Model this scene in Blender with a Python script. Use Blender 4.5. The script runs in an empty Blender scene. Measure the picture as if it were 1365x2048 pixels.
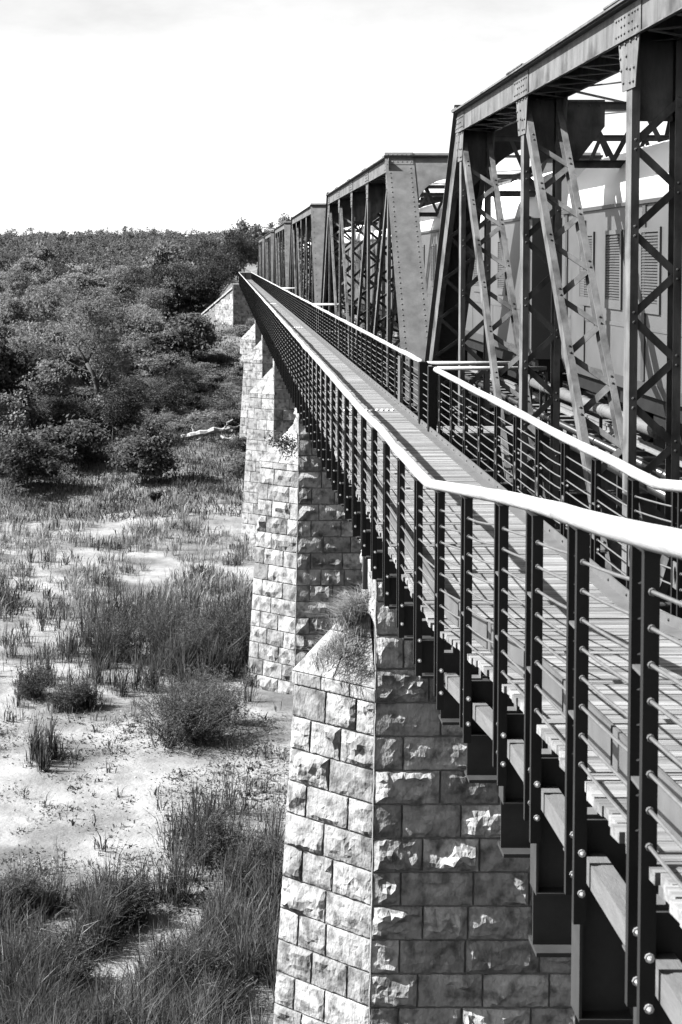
import bpy, math, random
import numpy as np
from mathutils import Vector, noise

# ---------------------------------------------------------------- camera, sky, sun
scene = bpy.context.scene
COL = scene.collection
Z0 = 20.0                      # camera height above world zero; all z below are given relative to the camera
F = 2844.0 / 2048.0            # focal length in image heights (50 mm on 36 mm)

cam_d = bpy.data.cameras.new("camera")
cam = bpy.data.objects.new("camera", cam_d); COL.objects.link(cam)
scene.camera = cam
cam_d.sensor_fit = 'VERTICAL'
cam_d.sensor_height = 36.0
cam_d.sensor_width = 24.0
cam_d.lens = 36.0 * F
cam_d.clip_start = 0.1
cam_d.clip_end = 6000.0
PITCH = math.atan(2844.0 / 75000.0)
YAW = 0.0                      # the lens is shifted sideways instead, so cross members stay level
cam.location = (0, 0, Z0)
cam.rotation_euler = (math.radians(90) - PITCH, 0, -YAW)
cam_d.shift_y = -(1024 - (520 + 2844 * math.tan(PITCH))) / 2048.0
cam_d.shift_x = 226.5 / 2048.0
cam_d.dof.use_dof = True
cam_d.dof.focus_distance = 26.0
cam_d.dof.aperture_fstop = 9.0

SUN_DIR = Vector((-1.0, 0.01, 0.92)).normalized()      # towards the sun
world = bpy.data.worlds.new("World"); scene.world = world
world.use_nodes = True
wn = world.node_tree.nodes; wl = world.node_tree.links
wn.clear()
w_out = wn.new('ShaderNodeOutputWorld'); w_bg = wn.new('ShaderNodeBackground')
sky = wn.new('ShaderNodeTexSky'); sky.sky_type = 'NISHITA'; sky.sun_disc = False
sky.sun_elevation = math.asin(SUN_DIR.z); sky.sun_rotation = math.radians(-90)
sky.air_density = 1.0; sky.dust_density = 1.0; sky.ozone_density = 1.0; sky.altitude = 0
sep = wn.new('ShaderNodeSeparateColor')                # black-and-white film behind a red filter
wl.new(sky.outputs['Color'], sep.inputs['Color'])
m1 = wn.new('ShaderNodeMath'); m1.operation = 'MULTIPLY'; m1.inputs[1].default_value = 0.85
m2 = wn.new('ShaderNodeMath'); m2.operation = 'MULTIPLY'; m2.inputs[1].default_value = 0.15
m3 = wn.new('ShaderNodeMath'); m3.operation = 'ADD'
wl.new(sep.outputs['Red'], m1.inputs[0]); wl.new(sep.outputs['Green'], m2.inputs[0])
wl.new(m1.outputs[0], m3.inputs[0]); wl.new(m2.outputs[0], m3.inputs[1])
w_tc = wn.new('ShaderNodeTexCoord'); w_map = wn.new('ShaderNodeMapping')
w_map.inputs['Scale'].default_value = (3.0, 3.0, 9.0)
w_no = wn.new('ShaderNodeTexNoise'); w_no.inputs['Scale'].default_value = 1.6
w_no.inputs['Detail'].default_value = 8; w_no.inputs['Roughness'].default_value = 0.6
w_rmp = wn.new('ShaderNodeMapRange')
w_rmp.inputs['From Min'].default_value = 0.35; w_rmp.inputs['From Max'].default_value = 0.7
w_rmp.inputs['To Min'].default_value = 1.55; w_rmp.inputs['To Max'].default_value = 2.1
wl.new(w_tc.outputs['Generated'], w_map.inputs['Vector']); wl.new(w_map.outputs['Vector'], w_no.inputs['Vector'])
wl.new(w_no.outputs['Fac'], w_rmp.inputs['Value'])
m4 = wn.new('ShaderNodeMath'); m4.operation = 'MULTIPLY'
wl.new(m3.outputs[0], m4.inputs[0]); wl.new(w_rmp.outputs['Result'], m4.inputs[1])
wl.new(m4.outputs[0], w_bg.inputs['Color'])
w_bg.inputs['Strength'].default_value = 0.05
wl.new(w_bg.outputs['Background'], w_out.inputs['Surface'])

sun_d = bpy.data.lights.new("sun", 'SUN')
sun_d.energy = 5.0; sun_d.angle = math.radians(0.5); sun_d.color = (1, 1, 1)
sun = bpy.data.objects.new("sun", sun_d); COL.objects.link(sun)
sun.rotation_euler = SUN_DIR.to_track_quat('Z', 'Y').to_euler()
sun.location = (-60, 0, Z0 + 60)

scene.view_settings.view_transform = 'Standard'
scene.view_settings.look = 'None'
scene.view_settings.gamma = 1.0
scene.view_settings.use_curve_mapping = False
scene.view_settings.exposure = 1.9
scene.render.engine = 'CYCLES'
scene.cycles.max_bounces = 4
scene.cycles.diffuse_bounces = 0

random.seed(7)
RNG = np.random.default_rng(11)

# ---------------------------------------------------------------- materials
MATS = {}
def mat(name, lo, hi, scale=6.0, rough=0.6, bump=0.0, bscale=40.0, metal=0.0, spec=0.5, stretch=(1, 1, 1),
        obj_var=0.0, isl_var=0.0, detail=8, contrast=(0.3, 0.7), spots=None, coords='Object', trans=0.0):
    """grey procedural paint/wood/stone: noise between two grey values, fine bump, small variation per object"""
    m = bpy.data.materials.new(name); m.use_nodes = True
    n = m.node_tree.nodes; l = m.node_tree.links
    b = n['Principled BSDF']
    b.inputs['Roughness'].default_value = rough
    b.inputs['Metallic'].default_value = metal
    b.inputs['Specular IOR Level'].default_value = spec
    geo = n.new('ShaderNodeNewGeometry')
    tc = n.new('ShaderNodeTexCoord'); mp = n.new('ShaderNodeMapping'); mp.inputs['Scale'].default_value = stretch
    src = geo.outputs['Position'] if coords == 'World' else tc.outputs[coords]
    l.new(src, mp.inputs['Vector'])
    nz = n.new('ShaderNodeTexNoise'); nz.inputs['Scale'].default_value = scale
    nz.inputs['Detail'].default_value = detail; nz.inputs['Roughness'].default_value = 0.62
    l.new(mp.outputs['Vector'], nz.inputs['Vector'])
    mr = n.new('ShaderNodeMapRange'); mr.inputs['From Min'].default_value = contrast[0]; mr.inputs['From Max'].default_value = contrast[1]
    mr.inputs['To Min'].default_value = lo; mr.inputs['To Max'].default_value = hi
    l.new(nz.outputs['Fac'], mr.inputs['Value'])
    val = mr.outputs['Result']
    def mul(a, fac_socket, lo2, hi2):
        r = n.new('ShaderNodeMapRange'); r.inputs['To Min'].default_value = lo2; r.inputs['To Max'].default_value = hi2
        l.new(fac_socket, r.inputs['Value'])
        q = n.new('ShaderNodeMath'); q.operation = 'MULTIPLY'; l.new(a, q.inputs[0]); l.new(r.outputs['Result'], q.inputs[1])
        return q.outputs[0]
    if obj_var:
        oi = n.new('ShaderNodeObjectInfo'); val = mul(val, oi.outputs['Random'], 1 - obj_var, 1 + obj_var)
    if isl_var:
        val = mul(val, geo.outputs['Random Per Island'], 1 - isl_var, 1 + isl_var)
    if spots:
        sc, a, c, dark = spots
        s = n.new('ShaderNodeTexNoise'); s.inputs['Scale'].default_value = sc; s.inputs['Detail'].default_value = 6
        l.new(geo.outputs['Position'], s.inputs['Vector'])
        r = n.new('ShaderNodeMapRange'); r.inputs['From Min'].default_value = a; r.inputs['From Max'].default_value = c
        r.inputs['To Min'].default_value = 1.0; r.inputs['To Max'].default_value = dark
        l.new(s.outputs['Fac'], r.inputs['Value'])
        q = n.new('ShaderNodeMath'); q.operation = 'MULTIPLY'; l.new(val, q.inputs[0]); l.new(r.outputs['Result'], q.inputs[1])
        val = q.outputs[0]
    l.new(val, b.inputs['Base Color'])
    if bump:
        bn = n.new('ShaderNodeTexNoise'); bn.inputs['Scale'].default_value = bscale; bn.inputs['Detail'].default_value = 6
        l.new(mp.outputs['Vector'], bn.inputs['Vector'])
        bp = n.new('ShaderNodeBump'); bp.inputs['Strength'].default_value = bump; bp.inputs['Distance'].default_value = 0.03
        l.new(bn.outputs['Fac'], bp.inputs['Height']); l.new(bp.outputs['Normal'], b.inputs['Normal'])
    if trans:
        out = n['Material Output']; tr = n.new('ShaderNodeBsdfTranslucent'); mx = n.new('ShaderNodeMixShader'); mx.inputs[0].default_value = trans
        l.new(val, tr.inputs['Color']); l.new(b.outputs[0], mx.inputs[1]); l.new(tr.outputs[0], mx.inputs[2]); l.new(mx.outputs[0], out.inputs['Surface'])
    MATS[name] = m
    return m

mat('truss_steel', 0.06, 0.14, 2.2, 0.65, 0.15, 30, spec=0.1, spots=(2.5, 0.48, 0.68, 0.45), coords='World', stretch=(2.5, 2.5, 0.5))
mat('cover_steel', 0.07, 0.125, 3.0, 0.65, 0.12, 30, spec=0.2, coords='World', spots=(1.4, 0.5, 0.7, 0.75))
mat('rail_paint', 0.011, 0.016, 9, 0.5, 0.05, 60, spec=0.15)
mat('bracket_steel', 0.022, 0.036, 6, 0.6, 0.05, 40, spec=0.2, coords='World')
mat('kerb_steel', 0.065, 0.095, 5, 0.5, 0.05, 30, spec=0.3, coords='World')
mat('bolt_zinc', 0.4, 0.5, 20, 0.3, metal=0.6)
mat('rod_steel', 0.07, 0.11, 20, 0.4, spec=0.5)
mat('plank_wood', 0.085, 0.23, 3.0, 0.8, 0.35, 30, stretch=(0.5, 9, 9), obj_var=0.3, coords='World', spec=0.2)
mat('plank_wood_far', 0.11, 0.19, 3.0, 0.8, 0.2, 30, stretch=(0.5, 9, 9), isl_var=0.3, coords='World', spec=0.2)
mat('pole_wood', 0.22, 0.36, 4.0, 0.6, 0.15, 30, stretch=(9, 0.7, 9), coords='World')
mat('runner_wood', 0.07, 0.11, 5.0, 0.7, 0.2, 30, stretch=(6, 0.8, 6), coords='World')
mat('stone', 0.14, 0.32, 2.6, 0.95, 1.0, 18, obj_var=0.3, spots=(3.2, 0.47, 0.66, 0.38), coords='World', contrast=(0.25, 0.7), spec=0.1, stretch=(1, 1, 0.55))
mat('mortar', 0.08, 0.16, 4, 0.95, 0.4, 30, coords='World', spec=0.1)
mat('bead', 0.2, 0.32, 4, 0.9, 0.3, 30, coords='World', spec=0.1)
mat('sleeper', 0.06, 0.12, 5, 0.85, 0.3, 30, obj_var=0.2)
mat('rail_metal', 0.2, 0.3, 8, 0.4, metal=0.5)
mat('coach_paint', 0.06, 0.08, 1.5, 0.4, 0.02, 5, coords='World')
mat('coach_roof', 0.8, 0.88, 1.2, 0.45, 0.02, 5, coords='World')
mat('coach_trim', 0.03, 0.042, 5, 0.5)
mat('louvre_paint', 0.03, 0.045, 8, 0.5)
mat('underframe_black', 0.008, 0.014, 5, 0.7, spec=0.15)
mat('pipe_lagging', 0.06, 0.09, 6, 0.7, 0.2, 40, coords='World')
mat('pipe_bright', 0.04, 0.06, 6, 0.3, metal=0.7)
mat('white_stud', 0.8, 0.85, 6, 0.5)
mat('sand', 0.14, 0.25, 0.9, 0.95, 0.9, 1.6, coords='World', spots=(0.22, 0.45, 0.66, 0.4), detail=12, spec=0.1)
mat('bank_soil', 0.06, 0.14, 0.35, 0.95, 0.8, 3.0, coords='World', detail=12, spec=0.1)
mat('leaf_mid', 0.08, 0.17, 0.25, 0.8, coords='World', isl_var=0.45, obj_var=0.35, spec=0.2, trans=0.45)
mat('leaf_scrub', 0.05, 0.16, 0.12, 0.8, coords='World', isl_var=0.45, spec=0.2, trans=0.45)
mat('leaf_far', 0.05, 0.13, 0.12, 0.8, coords='World', isl_var=0.35, spec=0.2, trans=0.45)
mat('leaf_dark', 0.03, 0.07, 0.35, 0.8, coords='World', isl_var=0.45, obj_var=0.3, spec=0.2, trans=0.35)
mat('leaf_pale', 0.12, 0.22, 0.35, 0.8, coords='World', isl_var=0.4, obj_var=0.25, spec=0.2, trans=0.45)
mat('bark', 0.03, 0.07, 5, 0.9, 0.5, 20)
mat('bark_pale', 0.16, 0.32, 5, 0.9, 0.5, 20)
mat('reed', 0.022, 0.1, 0.3, 0.8, coords='World', isl_var=0.85, spec=0.2, trans=0.4)
mat('dry_grass', 0.16, 0.28, 0.5, 0.85, coords='World', isl_var=0.4, spec=0.2, trans=0.3)
mat('weed', 0.05, 0.11, 0.6, 0.85, coords='World', isl_var=0.5, spec=0.2, trans=0.4)

sm = MATS['sand']; n_ = sm.node_tree.nodes; l_ = sm.node_tree.links
bp1 = [x for x in n_ if x.type == 'BUMP'][0]; bp1.inputs['Distance'].default_value = 0.10
g_ = n_.new('ShaderNodeNewGeometry'); w_ = n_.new('ShaderNodeTexNoise'); w_.inputs['Scale'].default_value = 7.0; w_.inputs['Detail'].default_value = 5
b2 = n_.new('ShaderNodeBump'); b2.inputs['Strength'].default_value = 0.8; b2.inputs['Distance'].default_value = 0.05
l_.new(g_.outputs['Position'], w_.inputs['Vector']); l_.new(w_.outputs['Fac'], b2.inputs['Height']); l_.new(bp1.outputs['Normal'], b2.inputs['Normal'])
l_.new(b2.outputs['Normal'], n_['Principled BSDF'].inputs['Normal'])

# ---------------------------------------------------------------- mesh helpers
class MB:
    def __init__(s): s.v = []; s.f = []
    def add(s, verts, faces):
        o = len(s.v); s.v.extend([tuple(p) for p in verts]); s.f.extend([tuple(i + o for i in f) for f in faces])
    def box(s, x0, x1, y0, y1, z0, z1):
        s.add([(x0, y0, z0), (x1, y0, z0), (x1, y1, z0), (x0, y1, z0), (x0, y0, z1), (x1, y0, z1), (x1, y1, z1), (x0, y1, z1)],
              [(0, 3, 2, 1), (4, 5, 6, 7), (0, 1, 5, 4), (1, 2, 6, 5), (2, 3, 7, 6), (3, 0, 4, 7)])
    def extr(s, p, q, u, v, prof):
        p = Vector(p); q = Vector(q); u = Vector(u); v = Vector(v); n = len(prof)
        a = [p + u * c + v * d for c, d in prof]; b = [q + u * c + v * d for c, d in prof]
        d = q - p
        area = sum(prof[i][0] * prof[(i + 1) % n][1] - prof[(i + 1) % n][0] * prof[i][1] for i in range(n))
        flip = (u.cross(v).dot(d) > 0) == (area > 0)
        fs = []
        for i in range(n):
            j = (i + 1) % n
            fs.append((i, j, n + j, n + i) if flip else (j, i, n + i, n + j))
        c0 = tuple(range(n)); c1 = tuple(range(n, 2 * n))
        fs += [c0[::-1], c1] if flip else [c0, c1[::-1]]
        s.add(a + b, fs)
    def beam(s, p, q, w, h, up=(0, 0, 1)):
        p = Vector(p); q = Vector(q); d = (q - p).normalized(); up = Vector(up)
        side = d.cross(up).normalized(); up2 = side.cross(d).normalized()
        s.extr(p, q, side, up2, [(-w / 2, -h / 2), (w / 2, -h / 2), (w / 2, h / 2), (-w / 2, h / 2)])
    def tube(s, pts, r, n=8):
        pts = [Vector(p) for p in pts]; rs = r if isinstance(r, (list, tuple)) else [r] * len(pts)
        o = len(s.v)
        for i, p in enumerate(pts):
            d = (pts[min(i + 1, len(pts) - 1)] - pts[max(i - 1, 0)]).normalized()
            ref = Vector((0, 0, 1)) if abs(d.z) < 0.9 else Vector((1, 0, 0))
            a = d.cross(ref).normalized(); b = a.cross(d).normalized()
            for k in range(n):
                t = 2 * math.pi * k / n
                s.v.append(tuple(p + (a * math.cos(t) + b * math.sin(t)) * rs[i]))
        for i in range(len(pts) - 1):
            for k in range(n):
                j = (k + 1) % n
                s.f.append((o + i * n + k, o + i * n + j, o + (i + 1) * n + j, o + (i + 1) * n + k))
        s.f.append(tuple(o + k for k in range(n))[::-1]); e = o + (len(pts) - 1) * n
        s.f.append(tuple(e + k for k in range(n)))
    def dome(s, p, nrm, r, hgt=None):
        p = Vector(p); nrm = Vector(nrm).normalized(); hgt = hgt or r * 0.8
        ref = Vector((0, 0, 1)) if abs(nrm.z) < 0.9 else Vector((1, 0, 0))
        a = nrm.cross(ref).normalized(); b = nrm.cross(a).normalized(); n = 6
        vs = [p - nrm * 0.002 + (a * math.cos(6.2832 * k / n) + b * math.sin(6.2832 * k / n)) * r for k in range(n)]
        vs += [p + nrm * hgt * 0.7 + (a * math.cos(6.2832 * k / n) + b * math.sin(6.2832 * k / n)) * r * 0.7 for k in range(n)]
        vs.append(p + nrm * hgt)
        fs = [(k, n + k, n + (k + 1) % n, (k + 1) % n) for k in range(n)]
        fs += [(n + k, 2 * n, n + (k + 1) % n) for k in range(n)]
        s.add(vs, fs)
    def plate(s, pts, thick):
        """flat plate from an outline of 3-d points, extruded by the vector thick"""
        n = len(pts); t = Vector(thick); pts = [Vector(p) for p in pts]
        nn = (pts[1] - pts[0]).cross(pts[2] - pts[0])
        if nn.dot(t) > 0: pts = pts[::-1]
        s.add(pts + [p + t for p in pts],
              [tuple(range(n)), tuple(range(n, 2 * n))[::-1]] + [((i + 1) % n, i, n + i, n + (i + 1) % n) for i in range(n)])
    def mesh(s, name, m, org=(0, 0, 0), smooth=False):
        me = bpy.data.meshes.new(name)
        ox, oy, oz = org
        me.from_pydata([(x - ox, y - oy, z - oz) for x, y, z in s.v], [], s.f)
        me.materials.append(MATS[m])
        if smooth: me.polygons.foreach_set('use_smooth', [True] * len(me.polygons))
        me.update()
        return me

ORG = {}
def link(o, parent, loc):
    """place o at loc (camera-relative z) under parent"""
    COL.objects.link(o); loc = Vector(loc); ORG[o.name] = loc
    if parent is None: o.location = loc + Vector((0, 0, Z0))
    else:
        o.parent = parent; o.location = loc - ORG[parent.name]
    return o
def tag(o, label=None, cat=None, group=None, kind=None):
    if label: o['label'] = label
    if cat: o['category'] = cat
    if group: o['group'] = group
    if kind: o['kind'] = kind
    return o
def thing(name, label, cat, loc, group=None):
    return tag(link(bpy.data.objects.new(name, None), None, loc), label, cat, group)
def part(name, mb, m, parent, label=None, kind=None, smooth=False, loc=None):
    loc = ORG[parent.name] if (parent is not None and loc is None) else (loc or (0, 0, 0))
    o = bpy.data.objects.new(name, mb.mesh(name, m, loc, smooth))
    return tag(link(o, parent, loc), label, kind=kind)
def inst(name, me, parent, loc):
    return link(bpy.data.objects.new(name, me), parent, loc)
def copy_tree(o, parent, shift):
    c = o.copy(); COL.objects.link(c)
    if parent is None:
        c.location = o.location + Vector(shift); ORG[c.name] = ORG[o.name] + Vector(shift)
    else:
        c.parent = parent
    for ch in list(o.children): copy_tree(ch, c, shift)
    return c
def fast_mesh(name, V, m, quad=4, smooth=False):
    """V: (n, quad, 3) array of separate polygons"""
    n = V.shape[0]
    me = bpy.data.meshes.new(name)
    me.vertices.add(n * quad); me.vertices.foreach_set('co', V.astype(np.float32).ravel())
    me.loops.add(n * quad); me.loops.foreach_set('vertex_index', np.arange(n * quad, dtype=np.int32))
    me.polygons.add(n)
    me.polygons.foreach_set('loop_start', np.arange(0, n * quad, quad, dtype=np.int32))
    me.polygons.foreach_set('loop_total', np.full(n, quad, dtype=np.int32))
    me.materials.append(MATS[m])
    me.update(calc_edges=True)
    return me
def lerp(a, b, t): return a + (b - a) * t

# ---------------------------------------------------------------- terrain
JOINT = [31.6 + 33.3 * k for k in range(6)]        # pier centres; the last one is the far abutment
BED = -19.6
def ground(x, y):
    x = np.asarray(x, float); y = np.asarray(y, float)
    wob = 2.5 * np.sin(x * 0.11 + 0.7) + 1.5 * np.sin(x * 0.27 + 2.0)
    yy = y + np.where(y > 96, np.clip((y - 96) / 12, 0, 1), 0) * wob
    z = np.interp(yy, [0, 100, 110, 124, 200, 216, 262, 420, 700, 1000, 2500],
                  [-19.6, -19.6, -19.0, -18.1, -9.8, -7.6, -4.6, 0.0, 8.2, 5.0, -40])
    amp = np.interp(y, [90, 125, 300], [0.10, 0.45, 1.5])
    z = z + amp * (np.sin(x * 0.31 + y * 0.13) * 0.5 + np.sin(x * 0.17 - y * 0.23 + 1.3) * 0.5 + 0.35 * np.sin(x * 0.8 + y * 0.7))
    z = z + 0.06 * np.sin(x * 1.7 + y * 0.9) * np.sin(y * 1.3 - x * 0.4)
    dx = np.maximum(np.maximum(0.4 - x, x - 11.5), 0)
    emb = -3.4 - np.where(x < 5, 1.35, 0.75) * dx - np.maximum(203 - y, 0) * 3.0
    return np.where(y > 195, np.maximum(z, emb), z)
def gz(x, y): return float(ground(x, y))

def terrain(name, ys, xs, m):
    X, Y = np.meshgrid(xs, ys); Zg = ground(X, Y)
    nx = len(xs); ny = len(ys)
    V = np.stack([X, Y, Zg + Z0], -1).reshape(-1, 3)
    idx = np.arange(nx * ny).reshape(ny, nx)
    f = np.stack([idx[:-1, :-1], idx[:-1, 1:], idx[1:, 1:], idx[1:, :-1]], -1).reshape(-1, 4)
    me = bpy.data.meshes.new(name); me.from_pydata(V.tolist(), [], f.tolist()); me.materials.append(MATS[m])
    me.polygons.foreach_set('use_smooth', [True] * len(me.polygons)); me.update()
    o = bpy.data.objects.new(name, me); COL.objects.link(o); o['kind'] = 'structure'
    return o
xs = np.unique(np.concatenate([np.linspace(-900, -40, 30), np.linspace(-40, 30, 141), np.linspace(30, 900, 30)]))
terrain('riverbed', np.unique(np.concatenate([np.linspace(-300, 20, 12), np.linspace(20, 108, 150)])), xs, 'sand')
terrain('hillside', np.unique(np.concatenate([np.linspace(108, 260, 140), np.linspace(260, 900, 60), np.linspace(900, 2500, 14)])), xs, 'bank_soil')

# ---------------------------------------------------------------- stone piers
ZS = -9.5; COURSE = 0.73; RIDGE = 3.17; NOSE = 1.48; THK = 1.4; ZTOP = -4.95
def stone_mesh(c, n, nx, ny, amp, seed, depth=0.16, margin=0.04):
    """one rock-faced block: c = four corners (bl, br, tr, tl) seen from outside, n = outward normal"""
    bl, br, tr, tl = [Vector(p) for p in c]
    W = (br - bl).length; H = (tl - bl).length
    g = 0.015
    vs = []; off = Vector((seed * 3.17, seed * 1.71, seed * 0.93))
    kx = random.uniform(2.5, 4.5)
    A = amp * random.uniform(0.7, 1.2); top = min(0.45 * H, 0.3)
    il, ir, ib, it = random.uniform(0.06, 0.35), random.uniform(0.04, 0.22), random.uniform(0.04, 0.2), random.uniform(0.05, 0.3)
    ib = min(ib, top); it = min(it, top)
    tu, tv = random.uniform(-0.16, 0.16), random.uniform(-0.2, 0.2)
    cuts = []
    for _ in range(random.choice([1, 2, 3])):
        a_ = random.uniform(0, 6.28); sl = random.uniform(0.3, 1.0)
        cuts.append((random.uniform(0.2, 0.8) * W, random.uniform(0.2, 0.8) * H, math.cos(a_) * sl, math.sin(a_) * sl, random.uniform(0.2, 0.9) * A))
    for j in range(ny + 1):
        for i in range(nx + 1):
            # first and last rows lie on the drafted margin
            def st(k, m, L):
                mg = min(margin / L, 0.2)
                if k == 0: return g / L
                if k == m: return 1 - g / L
                return mg + (1 - 2 * mg) * (k - 1) / (m - 2) if m > 2 else 0.5
            s = st(i, nx, W); t = st(j, ny, H)
            p = bl.lerp(br, s).lerp(tl.lerp(tr, s), t)
            h = 0.0
            if not (i in (0, nx) or j in (0, ny)):
                q = p * kx + off
                r = noise.noise(q) + 0.6 * noise.noise(q * 2.4) + 0.4 * noise.noise(q * 5.3)
                u_, v_ = s * W, t * H; m2 = margin * 0.6
                h = A + tu * (u_ - W / 2) + tv * (v_ - H / 2)
                h = min(h, (u_ - m2) * A / il, (W - u_ - m2) * A / ir, (v_ - m2) * A / ib, (H - v_ - m2) * A / it)
                lim = h
                for cu, cv_, du, dv, ch in cuts: h = min(h, ch + (u_ - cu) * du + (v_ - cv_) * dv)
                h = max(h, 0.35 * lim)
                h = max(0.006, h + 0.55 * amp * r * min(1.0, 0.25 + h / max(A, 0.01)))
                if nx > 4:
                    p = p + (br - bl) * (random.uniform(-0.25, 0.25) / nx) + (tl - bl) * (random.uniform(-0.25, 0.25) / ny)
            if nx > 4 and (i in (0, nx) or j in (0, ny)):
                p = p + (br - bl) * (random.uniform(-0.004, 0.006 if i == 0 else 0.004) if i not in (0, nx) else (random.uniform(0.0, 0.012) if i == 0 else random.uniform(-0.012, 0.0)) / max(W, 0.3)) \
                      + (tl - bl) * ((random.uniform(0.0, 0.014) if j == 0 else random.uniform(-0.012, 0.0)) / H if j in (0, ny) else 0.0)
                h = random.uniform(-0.012, 0.006)
            vs.append(p + n * h)
    k = nx + 1
    fs = []
    for j in range(ny):
        for i in range(nx):
            a, b, cc, d = j * k + i, j * k + i + 1, (j + 1) * k + i + 1, (j + 1) * k + i
            if (i + j + seed) % 2: fs += [(a, b, cc), (a, cc, d)]
            else: fs += [(a, b, d), (b, cc, d)]
    ring = [i for i in range(k)] + [j * k + nx for j in range(1, ny + 1)] + [ny * k + i for i in range(nx - 1, -1, -1)] + [j * k for j in range(ny - 1, 0, -1)]
    o = len(vs)
    vs += [vs[i] - n * depth for i in ring]
    L = len(ring)
    fs += [(ring[(i + 1) % L], ring[i], o + i, o + (i + 1) % L) for i in range(L)]
    mb = MB(); mb.add(vs, fs)
    return mb

SEED = [0]
def lay_course(pier, A, B, z0, z1, lens, res, amp, first=0.0):
    """A(z), B(z): ends of a wall face at height z, seen left to right from outside; stones between z0 and z1"""
    a0, b0, a1, b1 = A(z0), B(z0), A(z1), B(z1)
    L = (b0 - a0).length
    n = (b0 - a0).cross(a1 - a0).normalized()
    cuts = [0.0]; t = first
    if first > 0.15: cuts.append(first / L)
    while True:
        t += random.uniform(*lens)
        if t > L - lens[0] * 0.55: break
        cuts.append(t / L)
    cuts.append(1.0)
    for s0, s1 in zip(cuts[:-1], cuts[1:]):
        SEED[0] += 1
        c = (a0.lerp(b0, s0), a0.lerp(b0, s1), a1.lerp(b1, s1), a1.lerp(b1, s0))
        w = (c[1] - c[0]).length
        nx = max(3, int(round(res * w))); ny = max(3, int(round(res * (z1 - z0))))
        am = amp * random.choice([0.5, 0.8, 1.0, 1.25, 1.5])
        mb = stone_mesh(c, n, nx, ny, am, SEED[0])
        part('stone', mb, 'stone', pier)

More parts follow.
